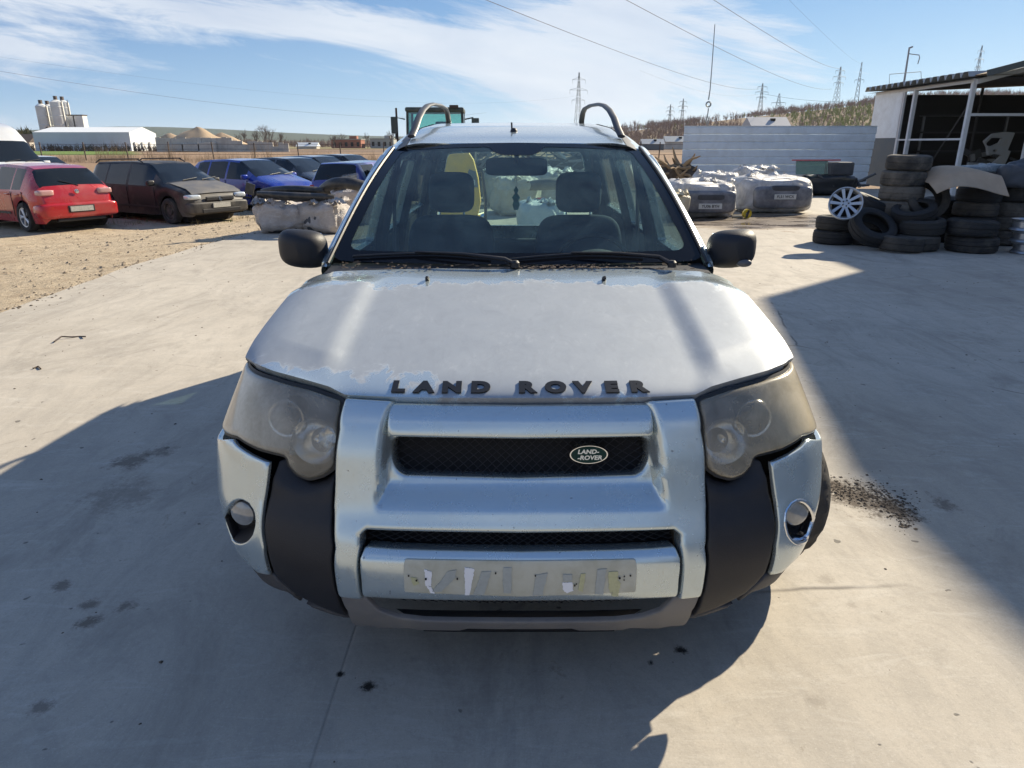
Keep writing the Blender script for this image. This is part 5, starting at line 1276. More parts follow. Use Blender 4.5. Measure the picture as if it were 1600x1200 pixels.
# thin mast with ring and loop, standing behind the ribbed fence
pm = at(1104, 29.5)
ms = empty('cable_mast', (pm.x, 29.5, 0), 0, 'thin leaning rod with a ring and a loop, above the ribbed fence', 'mast')
def mp(px, py_): q = unproj(px, py_, Y=29.5); return q-Vector((pm.x, 29.5, 0))
MB().tube([mp(1117, 38), mp(1113, 95), mp(1109.5, 140), mp(1107, 156)], [.015, .018, .021, .026], 6).build('rod', M_LAT, ms, True)
MB().lathe([(.085, -.03), (.12, 0), (.085, .03), (.06, 0)], 16, Matrix.Translation(mp(1107, 163)) @ Matrix.Rotation(pi/2, 4, 'X'), True).build('ring', M_LAT, ms, True)
MB().tube([mp(1107, 169), mp(1105.5, 181)], .022, 6).tube([mp(1105.5, 181), mp(1103.4, 186), mp(1103.4, 192), mp(1105, 196), mp(1106.8, 192), mp(1106.6, 185), mp(1105.5, 181)], .018, 6).build('loop', M_LAT, ms, True)
MB().tube([mp(1105, 196), mp(1104.5, 230), Vector((0, 0, 0))], .025, 6).build('lower_rod', M_POST, ms, True)
# leaning street pole and roof frame above the shed
ps = at(1404, 60); up_ = empty('utility_pole', (unproj(1404, 127, Y=60).x, 60, 0), 0, 'dark utility pole with bracket sticking up behind the shed roof', 'pole')
def mq(px, py_): q = unproj(px, py_, Y=60); return q-Vector(up_.location)
MB().tube([Vector((0, 0, 0)), mq(1413, 126), mq(1421, 74)], [.09, .08, .065], 8).build('pole', M_LAT, up_, True)
MB().tube([mq(1420, 84), mq(1436, 86), mq(1437, 90), mq(1434, 100)], .035, 6).build('bracket', M_LAT, up_, True)
MB().tube([mq(1421, 75), mq(1426, 73)], .07, 6).build('cap', M_LAT, up_, True)
fr_ = tag(MB().tube([unproj(1389, 140, Y=50), unproj(1390, 116, Y=50), unproj(1439, 112, Y=50), unproj(1440, 135, Y=50)], .022, 5).build('pipe_frame', M_LAT), 'thin pipe frame crossing the utility pole above the shed roof', 'frame')

# thin bluish air over the plain
hz = bpy.data.materials.new('haze_air'); hz.use_nodes = True; t = NT(hz.node_tree); t.n.remove(t.n['Principled BSDF'])
pv = t.new('ShaderNodeVolumePrincipled'); pv.inputs['Color'].default_value = (.78, .88, 1, 1); pv.inputs['Density'].default_value = .00008; pv.inputs['Anisotropy'].default_value = .3
t.link(pv.outputs[0], t.n['Material Output'].inputs['Volume'])
MB().box((0, 2400, 55), (8800, 6000, 114)).build('haze', hz, kind='stuff')
# ================================================================ PARKED CARS
M_CGL = mat('dark_car_glass', (.010, .013, .016), .05, spec=.45)
M_TYRE2 = mat('worn_tyre', (.02, .02, .021), .85, dirt=.5, dirtcol=(.14, .12, .10), dscale=6)
M_ALLOY = mat('silver_alloy', (.60, .61, .63), .35, .7)
M_HUB = mat('dark_steel_wheel', (.05, .045, .042), .7, .3, dirt=.5, dscale=10)
M_TAIL = mat('red_tail_lamp', (.45, .02, .02), .15, coat=1); M_HEADL = mat('clear_lamp', (.62, .66, .68), .12, .3, coat=1); M_NP = mat('plate_white', (.62, .62, .58), .5); M_NPD = mat('dusty_plate', (.40, .39, .35), .7, var=.5, vscale=26)
def cpaint(n, c, rough=.28, coat=.8, metal=.2, dirt=.25): return mat(n, c, rough, metal, coat=coat, dirt=dirt, dirtcol=(.28, .24, .19), dscale=1.6)
def bg_car(name, label, loc, fwd, paint_, top, yc_, yr_, rg, wins, W=1.74, wb=(-1.25, 1.30), wr=.31, belt=.90, arch=.37, rim='alloy', lamps=None, plate=None, rails=False, tail=None, roofw=.25, cat='car', group='cars parked on the dirt', hi=False, lampm=None):
    """top: roof/bonnet line [(y,z)] rear to front; yc_: cowl y; yr_: roof front y; rg: (low,high) y of the rear screen; wins: y ranges of side glass"""
    root = empty(name, loc, atan2(fwd[1], fwd[0])-pi/2, label, cat, group)
    ty = [p[0] for p in top]; tz = [p[1] for p in top]; y0, y1 = ty[0], ty[-1]; L_ = y1-y0; ym = (y0+y1)/2
    ft = smooth_interp(ty, tz, .035)
    S = sorted(set([round(v, 3) for v in list(np.linspace(y0, y1, 34)) + [y0+.01, y0+.03, y0+.07, y0+.13, y1-.13, y1-.07, y1-.03, y1-.01, yc_, yr_, rg[0], rg[1]] + [a for w in wins for a in w] + [w+arch*cos(t) for w in wb for t in np.linspace(0, pi, 11)]]))
    def hwid(y):
        t = abs(y-ym)/(L_/2); return W/2*(1-.20*max(0, (t-.80)/.20)**2.4)
    def ring(y):
        zt = float(ft(y)); hw = hwid(y); e = max(0, (abs(y-ym)-(L_/2-.10))/.10)
        zl = .20+.10*e
        for w in wb:
            if abs(y-w) < arch: zl = max(zl, wr+sqrt(arch**2-(y-w)**2))
        gh = zt-belt
        zb = belt+.05*(-(y)/L_) if gh > .07 else zt-.07
        if gh <= .07: tw = hw*.90
        else: k = min(1, (gh-.07)/.38); tw = hw*.90*(1-k)+(hw-roofw)*k
        if zb < zl+.1: zb = zl+.1; 
        zt = max(zt, zb+.05)
        x5, z5 = tw, zt-.035-.03*min(1, max(0, gh)/.4)
        P = [(hw*.94, zl), (hw*.985, zl+(zb-zl)*.30), (hw, zl+(zb-zl)*.62), (hw*.975, zb), (lerp(hw*.955, x5, .5)+.012, lerp(zb, z5, .52)), (x5, z5), (tw*.90, zt-.012), (tw*.45, zt), (0, zt+.006)]
        return P
    rings = [ring(y) for y in S]; K = 9; n = len(S)
    V = [(x, y, z) for y, r in zip(S, rings) for x, z in r] + [(-x, y, z) for y, r in zip(S, rings) for x, z in r]
    groups = {'body': [], 'windscreen': [], 'rear_screen': []}
    for i in range(n-1):
        ymid = (S[i]+S[i+1])/2
        for k in range(K-1):
            g = 'body'
            if k in (3, 4):
                for wi, (a, b) in enumerate(wins):
                    if a < ymid < b and not (ymid > yr_+.02 and k == 4 and ymid > (yr_+yc_)/2): g = 'side%d' % wi
            if k >= 5 and min(yc_, yr_)+.04 < ymid < max(yc_, yr_)-.02: g = 'windscreen'
            if k >= 5 and rg[0]+.02 < ymid < rg[1]-.02: g = 'rear_screen'
            for sgn in (0, 1):
                q = (i*K+k, (i+1)*K+k, (i+1)*K+k+1, i*K+k+1); q = tuple(v+sgn*n*K for v in q)
                gg = g+('L' if sgn and g.startswith('side') else '')
                groups.setdefault(gg, []).append(q[::-1] if sgn == 0 else q)
    for i, rv_ in ((0, 0), (n-1, 1)):
        f = [i*K+k for k in range(K)]+[n*K+i*K+k for k in range(K-2, -1, -1)]; groups['body'].append(tuple(f[::-1]) if not rv_ else tuple(f))
    def sub(nm, fs, m_, par, ang=30):
        if not fs: return None
        ids = sorted({v for f in fs for v in f}); mp_ = {v: i for i, v in enumerate(ids)}
        return obj(nm, [V[i] for i in ids], [tuple(mp_[v] for v in f) for f in fs], m_, par, True, ang)
    for g, fs in groups.items():
        if g == 'body': sub('body', fs, paint_, root)
        elif g in ('windscreen', 'rear_screen'): sub(g, fs, M_CGL, root)
        else: sub('side_window', fs, M_CGL, root)
    # underside
    MB().box((0, ym, .24), (W-.30, L_-.4, .08)).build('underbody', M_DARK, root)
    for w in wb:
        MB().box((0, w, wr+.05), (W-.50, arch*1.9, .62)).build('wheel_well', M_DARK, root)
        for sgn in (1, -1):
            wo = bpy.data.objects.new('wheel', None); COL.objects.link(wo); wo.parent = root; wo.location = (sgn*(W/2-.115), w, wr); Mx = Matrix.Rotation(sgn*pi/2, 4, 'Y')
            MB().lathe([(wr*.64, -.09), (wr*.72, -.105), (wr*.93, -.10), (wr, -.07), (wr, .07), (wr*.93, .10), (wr*.72, .105), (wr*.66, .085)], 30, Mx).build('tyre', M_TYRE2, wo, True)
            rm = MB().lathe([(wr*.67, -.08), (wr*.67, .088), (wr*.60, .085), (wr*.58, .03), (wr*.56, -.02)], 30, Mx)
            if rim == 'alloy':
                for k in range(5):
                    t = 2*pi*k/5+.3
                    for dt in (-.13, .13): rm.tube([Mx @ Vector((.03*cos(t), .03*sin(t), .065)), Mx @ Vector((wr*.60*cos(t+dt), wr*.60*sin(t+dt), .070))], [.022, .020], 6)
                rm.lathe([(.055, .06), (.05, .078), (0, .08)], 14, Mx)
            else: rm.lathe([(wr*.58, .03), (wr*.50, .055), (wr*.30, .035), (wr*.26, .07), (0, .07)], 24, Mx)
            rm.build('rim', M_ALLOY if rim == 'alloy' else M_HUB, wo, True)
            MB().lathe([(wr*.55, -.02), (0, -.02)], 20, Mx).build('brake', M_DARK, wo)
    hwf = hwid(y1-.15)
    lz, lw, lh = lamps or (.66, .36, .13)
    for sgn in (1, -1):
        blob_box((sgn*(hwf-lw*.42), y1-.16, lz), (lw, .30, lh), p=4).build('headlight', M_HEADL, root, True, 60)
        tz_, tw_, th_ = tail or (.80, .26, .18)
        blob_box((sgn*(hwid(y0+.15)-tw_*.52), y0+.13, tz_), (tw_, .24, th_), p=5).build('tail_light', lampm or M_TAIL, root, True, 60)
        mo = blob_box((sgn*(W/2+.07), yc_-.32, belt+.07), (.20, .11, .14), p=4).build('door_mirror', paint_, root, True, 60)
        for wi, (a, b) in enumerate(wins[:2] if len(wins) > 1 else wins):
            blob_box((sgn*(W/2+.008), a+.16, belt-.09), (.04, .17, .035), p=4).build('door_handle', paint_, root, True, 60)
    z_ = .52
    MB().box((0, y1+.005, .61), (.80, .05, .10), bev=.02).build('grille', M_BLACK, root)
    for sgn in (1, -1): MB().box((sgn*(W/2+.001), ym+.1, .40), (.012, L_*.42, .05), bev=.004).build('side_strip', M_BLACK, root)
    MB().lathe([(.055, 0), (.05, .012), (0, .014)], 16, Matrix.Translation((0, y1+.025, .60)) @ Matrix.Rotation(-pi/2, 4, 'X')).build('badge', M_CHROME, root, True)
    MB().box((0, y1+.035, .33), (1.10, .03, .10), bev=.02).build('lower_grille', M_BLACK, root)
    nf = MB().box((0, y1+.05, .45), (.50, .02, .11), bev=.004).build('number_plate', M_NPD, root); nr_ = MB().box((0, y0-.078, plate[1] if plate else .62), (.50, .02, .11), bev=.004).build('number_plate', M_NP if plate and plate[0] else M_NPD, root)
    me = text_mesh(plate[0] if plate else 'B 71', .095, M_LETTER, .001, .001)
    if plate: t_ = put('plate_lettering', me, parent=nr_, loc=(0, y0-.091, plate[1]), rot=(pi/2, 0, 0))
    MB().tube([(.1, rg[0]+.0, float(ft(rg[0]))+.02), (-.25, rg[0]+(rg[1]-rg[0])*.25, float(ft(rg[0]+(rg[1]-rg[0])*.25))+.03)], .010, 5).build('rear_wiper', M_BLACK, root)
    for k in (-.30, .25): MB().tube([(k, yc_-.02, float(ft(yc_))+.02), (k-.45, yc_-.08, float(ft(yc_-.08))+.03)], .010, 5).build('front_wiper', M_BLACK, root)
    blob_box((0, y0+.16, .47), (W*.985, .46, .34), p=7).build('rear_bumper', paint_, root, True, 60); blob_box((0, y1-.20, .40), (W*.97, .48, .30), p=7).build('front_bumper', paint_, root, True, 60)
    MB().box((0, y0+.02, .27), (W*.60, .10, .07), bev=.02).build('bumper_trim', M_BLACK, root); MB().box((0, y0-.068, plate[1] if plate else .62), (.58, .02, .15), bev=.01).build('plate_recess', M_BLACK, root)
    if rails:
        for sgn in (1, -1): MB().tube([(sgn*(W/2-roofw-.03), yy, float(ft(yy))+dz_) for yy, dz_ in ((yr_-.25, .0), (yr_-.45, .06), (0, .07), (rg[1]+.25, .06), (rg[1]+.05, .0))], .016, 6).build('roof_rail', M_BLACK, root, True)
    for sgn in (1, -1):                                   # door gaps
        for yy in [wins[-1][1]+.10, wins[0][0]-.06 if len(wins) > 2 else wins[0][0]] + [(wins[k][1]+wins[k+1][0])/2 for k in range(len(wins)-1)]:
            MB().box((sgn*(W/2-.001), yy, .60), (.012, .010, .55)).build('door_gap', M_DARK, root)
    return root
hatch = [(-2.10, .50), (-2.09, .72), (-2.02, .98), (-1.98, 1.0), (-1.62, 1.36), (-1.3, 1.42), (-.3, 1.455), (.35, 1.42), (1.20, 1.0), (1.32, .96), (1.85, .82), (2.05, .66), (2.10, .50)]
estate = [(-2.20, .50), (-2.19, .80), (-2.16, .98), (-1.98, 1.36), (-1.88, 1.43), (-.3, 1.465), (.40, 1.43), (1.15, 1.01), (1.27, .97), (1.90, .84), (2.10, .70), (2.16, .50)]
FW = (.84, -.54)
red = bg_car('red_hatchback', 'red hatchback seen from behind at the left edge, dusty plate and five-spoke wheels', (-11.56, 17.40, LOW), (-.84, .54), cpaint('red_paint', (.42, .012, .018), .25), hatch, 1.20, .35, (-2.0, -1.60), [(-1.40, -.98), (-.93, -.20), (-.12, .78)], W=1.75, wb=(-1.30, 1.33), wr=.32, tail=(.86, .34, .13), plate=('', .50), lampm=mat('pale_red_lamp', (.50, .28, .26), .2, coat=1))
MB().lathe([(.05, 0), (.045, .012), (0, .014)], 14, Matrix.Translation((0, -2.085, .87)) @ Matrix.Rotation(pi/2, 4, 'X')).build('badge', M_CHROME, red, True)
golf = bg_car('black_estate', 'black estate car with dull bonnet and bare steel wheels, right of the red hatchback', (-9.1, 18.95, LOW), (.86, -.51), cpaint('black_paint', (.011, .012, .016), .5, coat=.08, dirt=.45), estate, 1.18, .40, (-2.15, -1.95), [(-1.95, -1.25), (-1.17, -.32), (-.22, .75)], W=1.74, wb=(-1.25, 1.30), rim='steel', rails=True)
M_BON2 = mat('dull_grey_bonnet', (.10, .10, .105), .55, dirt=.3, dscale=3)
MB().grid(lambda u, v: ((2*u-1)*.70, 1.25+.82*v, float(np.interp(1.25+.82*v, [1.25, 1.90, 2.08], [.985, .860, .735]))+.008-.02*(2*u-1)**2), 8, 8).build('bonnet', M_BON2, golf, True)
blue = bg_car('blue_hatchback', 'bright blue hatchback between the black estate and the next dark car', (-8.0, 22.2, LOW), (.86, -.51), cpaint('blue_paint', (.012, .035, .30), .25), hatch, 1.20, .35, (-2.0, -1.60), [(-1.45, -.95), (-.88, -.12), (-.04, .78)], W=1.72)
dark = bg_car('dark_saloon', 'black saloon with pale headlight, behind the heap of black bumpers', (-7.5, 25.0, LOW), (.86, -.51), cpaint('near_black_paint', (.015, .017, .022), .25), hatch, 1.20, .35, (-2.0, -1.60), [(-1.45, -.95), (-.88, -.12), (-.04, .78)], W=1.76)
grey = bg_car('grey_blue_saloon', 'grey-blue car with pale roof, third from the right in the parked row', (-7.6, 28.6, LOW), (.86, -.51), cpaint('grey_blue_paint', (.14, .18, .25), .28, metal=.5), hatch, 1.20, .35, (-2.0, -1.60), [(-1.45, -.95), (-.88, -.12), (-.04, .78)], W=1.74)
grn = bg_car('slate_saloon', 'dark slate car half hidden left of the blue pickup-like estate', (-7.3, 32.2, LOW), (.86, -.51), cpaint('slate_paint', (.05, .06, .07), .25, metal=.4), hatch, 1.20, .35, (-2.0, -1.60), [(-1.45, -.95), (-.88, -.12), (-.04, .78)], W=1.74)
boxy = [(-1.85, .50), (-1.84, .86), (-1.80, .92), (-1.62, 1.36), (-1.50, 1.40), (.35, 1.42), (1.0, 1.0), (1.1, .95), (1.75, .85), (1.83, .7), (1.86, .5)]
bl2 = bg_car('blue_city_car', 'blue boxy small car seen from behind with a white number plate', (-4.35, 21.2, LOW), (.22, .975), cpaint('deep_blue_paint', (.010, .025, .26), .28), boxy, 1.0, .35, (-1.80, -1.58), [(-1.35, -.55), (-.45, .7)], W=1.60, wb=(-1.05, 1.15), wr=.28, plate=('A 313 YCA', .62), tail=(.74, .14, .20))
wcar = bg_car('white_saloon', 'white car whose roof shows between the van and the black estate', (-17.9, 27.6, LOW), (.86, -.51), cpaint('white_paint', (.55, .56, .56), .3), hatch, 1.20, .35, (-2.0, -1.60), [(-1.45, -.95), (-.88, -.12), (-.04, .78)])
vtop = [(-2.8, .5), (-2.79, 1.0), (-2.75, 2.2), (-2.6, 2.45), (.1, 2.50), (.6, 2.38), (1.05, 2.05), (1.75, 1.42), (1.85, 1.35), (2.45, 1.05), (2.6, .8), (2.62, .5)]
van = bg_car('white_van', 'white high-roof van behind the red hatchback at the left edge', (-16.3, 22.6, LOW), (.86, -.51), cpaint('van_white', (.68, .69, .68), .35), vtop, 1.85, 1.08, (-2.76, -2.74), [(.45, 1.35)], W=1.95, wb=(-1.7, 1.7), wr=.34, belt=1.25, roofw=.18, cat='van')

# ================================================================ BALES, SCRAP, TYRES
def film_mat(name, col, tr=.35, dcol=(.30, .26, .20)):
    m = bpy.data.materials.new(name); m.use_nodes = True; t = NT(m.node_tree); b = t.n['Principled BSDF']; o = t.new('ShaderNodeTexCoord').outputs['Object']
    n1 = t.noise(o, 3, 8, .7, .8); n2 = t.noise(t.mapping(o, scale=(1, 1, 3)), 9, 8, .75, 1.5)
    c = t.mix(t.ramp(n1, [(.4, 0), (.7, .6)]), col, dcol); c = t.mix(t.ramp(n2, [(.5, 0), (.62, .35)]), c, (.75, .75, .75))
    t.link(c, b.inputs['Base Color']); b.inputs['Roughness'].default_value = .32
    t.link(t.bump(t.math('ADD', n2, t.noise(o, 22, 6, .7, 1.0)), .8, .03), b.inputs['Normal'])
    out = t.n['Material Output']; trn = t.new('ShaderNodeBsdfTransparent'); mx = t.new('ShaderNodeMixShader'); f = t.ramp(t.noise(o, 2.2, 6, .7, .6), [(.36, 1-tr), (.6, 1)])
    t.link(f, mx.inputs[0]); t.link(trn.outputs[0], mx.inputs[1]); t.link(b.outputs[0], mx.inputs[2]); t.link(mx.outputs[0], out.inputs[0]); return m
M_FILM = film_mat('dusty_stretch_film', (.52, .47, .43), .0, (.34, .28, .24)); M_FILMW = film_mat('clear_stretch_film', (.62, .62, .62), .45, (.42, .40, .38))
M_BUND = mat('packed_dark_plastic', (.05, .055, .065), .5, var=.7, vscale=5)
def bale_mb(d, seed, p=5, amp=.05):
    b_ = blob_box((0, 0, d[2]/2), d, 18, p)
    V = []
    for v in b_.V:
        v = Vector(v); q = v*2.1+Vector((seed, 0, 0)); k = noise.noise(q)*amp + noise.noise(q*3.3)*amp*.4 + abs(noise.noise(Vector((v.x*7, v.y*7, v.z*1.5+seed))))*amp*.8 - .05*max(0, 1-abs(noise.noise(Vector((v.x*2.3, v.y*2, v.z*.6+seed*2))))*9)
        n_ = (v-Vector((0, 0, d[2]/2))).normalized(); v = v+n_*k; v.z = max(0, v.z); V.append(tuple(v))
    b_.V = V; return b_
def bale(px, py_, d, rz, lab, seed, film=None, plate=None, core=True, p=5, amp=.05, loc=None, hang=0):
    g_ = G(px, py_) if loc is None else Vector(loc); root = empty('wrapped_bale', (g_.x, g_.y+d[1]*.45, g_.z if loc else 0), rz, lab, 'bale', 'film-wrapped bales of car parts')
    if core:
        bale_mb((d[0]*.84, d[1]*.82, d[2]*.86), seed+3, p, amp*.4).build('core', M_BUND, root, True, 60)
    bale_mb(d, seed, p, amp).build('stretch_film', film or M_FILM, root, True, 60)
    m_ = MB(); rr = random.Random(seed*7+1)
    for k in range(7):                                     # loose folds of film on the top and sides
        x = rr.uniform(-.42, .42)*d[0]; y = rr.uniform(-.45, .3)*d[1]; w_ = rr.uniform(.08, .25); h_ = rr.uniform(.03, .12)
        m_.grid(lambda u, v: (x+(u-.5)*w_+.03*sin(v*9+k), y+(v-.5)*w_*1.4, d[2]*.97+h_*sin(pi*u)*(.4+.6*sin(pi*v))+.02*sin(u*17+v*11)), 8, 6)
    m_.build('loose_film', film or M_FILM, root, True, 60)
    if plate:
        txt, dx, dz = plate; y_ = -d[1]*.5-amp*.7
        pp = MB().box((dx, y_-.02, dz), (.52, .02, .115), bev=.003).build('number_plate', M_NP, root)
        put('plate_lettering', text_mesh(txt, .088, M_LETTER, .0016, .001), parent=pp, loc=(dx, y_-.033, dz), rot=(pi/2, 0, 0))
        blob_box((dx-.03, y_+.165, d[2]*.45), (d[0]*.80, .36, d[2]*.62), p=6).build('wrapped_bumper', mat('grey_bumper_under_film', (.10, .11, .13), .3, coat=.6, dirt=.5, dirtcol=(.42, .42, .44), dscale=3), root, True, 60)
        blob_box((dx, y_+.03, dz+.19), (.70, .10, .13), p=5).build('bumper_grille', M_BUND, root, True, 60)
    return root
bale(433, 366, (.95, .9, .56), R(4), 'left pinkish film-wrapped bale at the slab edge beside the parked cars', 1, p=3.2, amp=.10)
bale(503, 366, (.98, .9, .58), R(-8), 'right dusty film-wrapped bale next to the car mirror', 2, p=3, amp=.10)
bale(548, 352, (1.1, .9, .74), R(10), 'taller wrapped bale half hidden by the windscreen pillar', 3, p=3.6, amp=.09)
bale(1097, 341, (1.55, 1.3, .80), R(2), 'wrapped car front with a number plate starting YU, next to the tape roll', 4, M_FILMW, ('YU06 BYH', .10, .27), amp=.07)
bale(1212, 334, (1.78, 1.3, .85), R(3), 'large wrapped car front with a number plate starting FL', 5, M_FILMW, ('FL51 WCX', .10, .40), amp=.05)
bale(1120, 322, (1.2, .8, .85), R(-3), 'pale wrapped bale lying behind the two plated ones', 6, M_FILMW, amp=.08)
bale(1052, 346, (.62, .6, .55), R(20), 'small yellowish wrapped bundle right beside the silver windscreen pillar', 7, film_mat('yellowed_film', (.62, .55, .38), 0, (.5, .42, .28)), amp=.06)
bale(1180, 318, (1.1, .9, .95), R(8), 'crumpled wrapped bale between and behind the two plated ones', 8, M_FILMW, amp=.10)
# black bumpers on the left bales
M_BUMP = mat('black_bumper_plastic', (.018, .019, .022), .38, dirt=.25, dscale=5)
def bumper_piece(loc, rz, L_, lab, bow=.25, h=.18, tilt=0.0, mtl=None):
    def fn(u, v):
        s = 2*u-1; a = pi*1.15*(v-.5); return (s*L_/2, -bow*(1-s*s)-.10*cos(a)-.0, h*.5*sin(a)*(1-.3*abs(s)**3)+.05*s*s)
    o_ = MB().grid(fn, 28, 10).grid(lambda u, v: (lambda q: (q[0]*.985, q[1]+.016, q[2]))(fn(u, 1-v)), 28, 10).build('bumper', mtl or M_BUMP, None, True, 60)
    o_.location = loc; o_.rotation_euler = (R(tilt), R(random.uniform(-3, 3)), rz); return tag(o_, lab, 'bumper')
g1 = G(455, 366); bumper_piece((g1.x+.10, g1.y+.22, .62), R(3), 1.40, 'black bumper lying flat across the tops of the left bales', .16, .15, -18)
bumper_piece((g1.x+.02, g1.y+.52, .66), R(-4), 1.35, 'second black bumper resting behind the first on the left bales', .22, .17, -28)
bumper_piece((g1.x+1.0, g1.y+.45, .70), R(-12), 1.15, 'arched black bumper piled highest on the left bales', .30, .22, -42)
panel_flat('clear_film_sheet', fillet([(0, 0), (.42, .03), (.38, .26), (.10, .20)], .03), [], .004, thin_glass('clear_film', (.85, .88, .88), .25, (.7, .7, .7), .3, 6, .1), (g1.x+.85, g1.y+.25, .84), R(10), 'crumpled clear film sticking up from the arched bumper', 'plastic film')
lb_ = MB().box((0, 0, .10), (.16, .04, .20), rot=Matrix.Rotation(.3, 3, 'Y'), bev=.01).build('plastic_bracket', M_BUMP); lb_.location = (g1.x-.72, g1.y+.15, .70); tag(lb_, 'upright black plastic bracket at the left end of the bumpers', 'bracket')
# tape roll and paper tube
tr_ = empty('tape_roll', (G(1166, 341).x, G(1166, 341).y, .10), R(10), 'yellow and black tape roll on the wet ground before the bales', 'tape roll')
MB().lathe([(.045, -.04), (.10, -.04), (.10, .04), (.045, .04)], 22, Matrix.Rotation(pi/2, 4, 'X') , True).build('tape', mat('yellow_tape', (.62, .45, .03), .35), tr_, True)
MB().box((.0, -.045, .0), (.05, .02, .17), rot=Matrix.Rotation(.3, 3, 'Y'), bev=.01).build('black_band', M_BUMP, tr_)
o_ = MB().tube([(-.12, 0, 0), (.12, 0, 0)], .035, 10).build('paper_tube', mat('cardboard_tube', (.60, .50, .34), .8), None, True); o_.location = (G(1153, 341).x, G(1153, 341).y+.05, .035); tag(o_, 'short pale cardboard tube lying left of the tape roll', 'tube')
# dark scrap car end behind the bales
sc_ = empty('scrap_car_end', (10.0, 23.6, 0), R(5), 'dark cut-off car rear with red strip and green glass before the ribbed fence', 'scrap')
bale_mb((2.3, 1.2, .62), 12, 4, .12).build('crushed_body', mat('crumpled_dark_metal', (.02, .022, .027), .35, .3, var=.6, vscale=4), sc_, True, 60)
MB().box((-.45, -.25, .86), (1.05, .05, .42), rot=Matrix.Rotation(-.25, 3, 'X'), bev=.01).build('tailgate_glass', thin_glass('green_glass', (.35, .55, .48), .1, (.3, .4, .36), .4), sc_)
MB().box((-.35, -.28, 1.09), (1.6, .05, .035)).build('red_strip', M_TAIL, sc_)
MB().box((.55, -.1, .82), (.75, .5, .42), bev=.06).build('dark_panel', M_BUND, sc_)
for i in range(9): MB().tube([(random.uniform(-.8, 1.6), random.uniform(-.6, .2), .3), (random.uniform(-.8, 2.0), random.uniform(-.6, .3), random.uniform(.3, .7))], .04, 6).build('bent_tube', M_BUND, sc_, True)
# root heap left of the fence
rt = empty('root_heap', (6.0, 26.6, 0), 0, 'tangled heap of pale roots and branches at the left end of the ribbed fence', 'roots')
M_ROOT = mat('pale_roots', (.34, .24, .14), .9, var=.4)
for i in range(26):
    m_ = MB(); p = Vector((random.uniform(-.5, .45), random.uniform(-.5, .3), random.uniform(.3, .9))); pts = [p]
    d = Vector((random.uniform(-1, 1), random.uniform(-.6, .2), random.uniform(-.35, .45))).normalized()
    for k in range(4): p = p+d*.20; d = (d+Vector((random.uniform(-.6, .6), random.uniform(-.3, .3), random.uniform(-.5, .5)))).normalized(); pts.append(p)
    m_.tube(pts, [.07, .06, .05, .04, .02], 6).build('root', M_ROOT, rt, True)
bale_mb((1.5, 1.1, .8), 3, 3, .15).build('earth_ball', M_SOIL, rt, True, 60)
# ---- tyres
def tyre_mesh(name, r=.33, w_=.23, seed=0, m_=None):
    rr = random.Random(seed); N_ = 44
    prof = [(r*.60, -w_*.36), (r*.64, -w_*.46), (r*.78, -w_*.52), (r*.92, -w_*.46), (r*.985, -w_*.38), (r, -w_*.30), (r*.985, -w_*.28), (r*.985, -w_*.24), (r*1.0, -w_*.22), (r*1.005, -w_*.02), (r*.985, -w_*.01), (r*.985, w_*.03), (r*1.005, w_*.04), (r, w_*.24), (r*.985, w_*.26), (r*.985, w_*.30), (r*.985, w_*.38), (r*.92, w_*.46), (r*.78, w_*.52), (r*.64, w_*.46), (r*.60, w_*.36), (r*.70, w_*.30), (r*.94, w_*.20), (r*.94, -w_*.20), (r*.70, -w_*.30)]
    V = []; F = []; k = len(prof)
    for i, (q, h) in enumerate(prof):
        for j in range(N_):
            qq = q-(.006 if (4 <= i <= 16 and j % 2 and i not in (9, 12)) else 0); t = 2*pi*j/N_; V.append((qq*cos(t), qq*sin(t), h))
    for i in range(k):
        for j in range(N_): F.append((i*N_+j, i*N_+(j+1) % N_, ((i+1) % k)*N_+(j+1) % N_, ((i+1) % k)*N_+j))
    me = bpy.data.meshes.new(name); me.from_pydata(V, [], F); me.shade_smooth(); me.set_sharp_from_angle(angle=R(35)); me.materials.append(m_ or M_RUB2); return me
M_RUB2 = mat('grey_dusty_tyre', (.030, .029, .028), .85, dirt=.85, dirtcol=(.17, .15, .125), dscale=4, orand=.35, bump=.3, bscale=90)
M_RUB3 = mat('black_tyre', (.016, .016, .017), .75, dirt=.6, dirtcol=(.12, .105, .088), dscale=5, orand=.35, bump=.3, bscale=90)
TM = [tyre_mesh('tyre', .335, .235, 1), tyre_mesh('tyre', .325, .225, 2, M_RUB3), tyre_mesh('tyre', .36, .24, 3, M_RUB3)]
def tyre(mi, loc, tilt=(0, 0, 0), lab=''):
    o_ = put('tyre', TM[mi], loc=loc, rot=tilt); return tag(o_, lab, 'tyre', 'used tyres heaped on the right')
sa = at(1402, 11.6)
nm = ['bottom', 'second', 'third', 'fourth', 'fifth', 'topmost']
for k in range(6): tyre(0, (sa.x+[.0, .02, -.02, .0, -.015, .03][k], 11.75, .118+.235*k), (R(random.uniform(-1.5, 1.5)), R(random.uniform(-1.5, 1.5)), k), nm[k]+' tyre of the tallest tyre stack' + (' counting from the ground' if 0 < k < 5 else ''))
sb = G(1314, 384)
for k in range(2): tyre(1 if k else 1, (sb.x+.02*k, sb.y+.32, .113+.225*k), (0, R(k*1.0), k), ['lower', 'upper'][k]+' of two flat tyres carrying the silver alloy wheel')
sd_ = G(1368, 392); tyre(2, (sd_.x+.02, sd_.y+.25, .33), (R(38), R(8), 0), 'big black tyre leaning open towards the camera, right of the alloy wheel')
T2 = lambda px, Y, z: (at(px, Y, z).x, Y, z)
tyre(1, T2(1362, 11.9, .62), (R(10), R(20), 0), 'tyre lying tilted just right behind the alloy wheel')
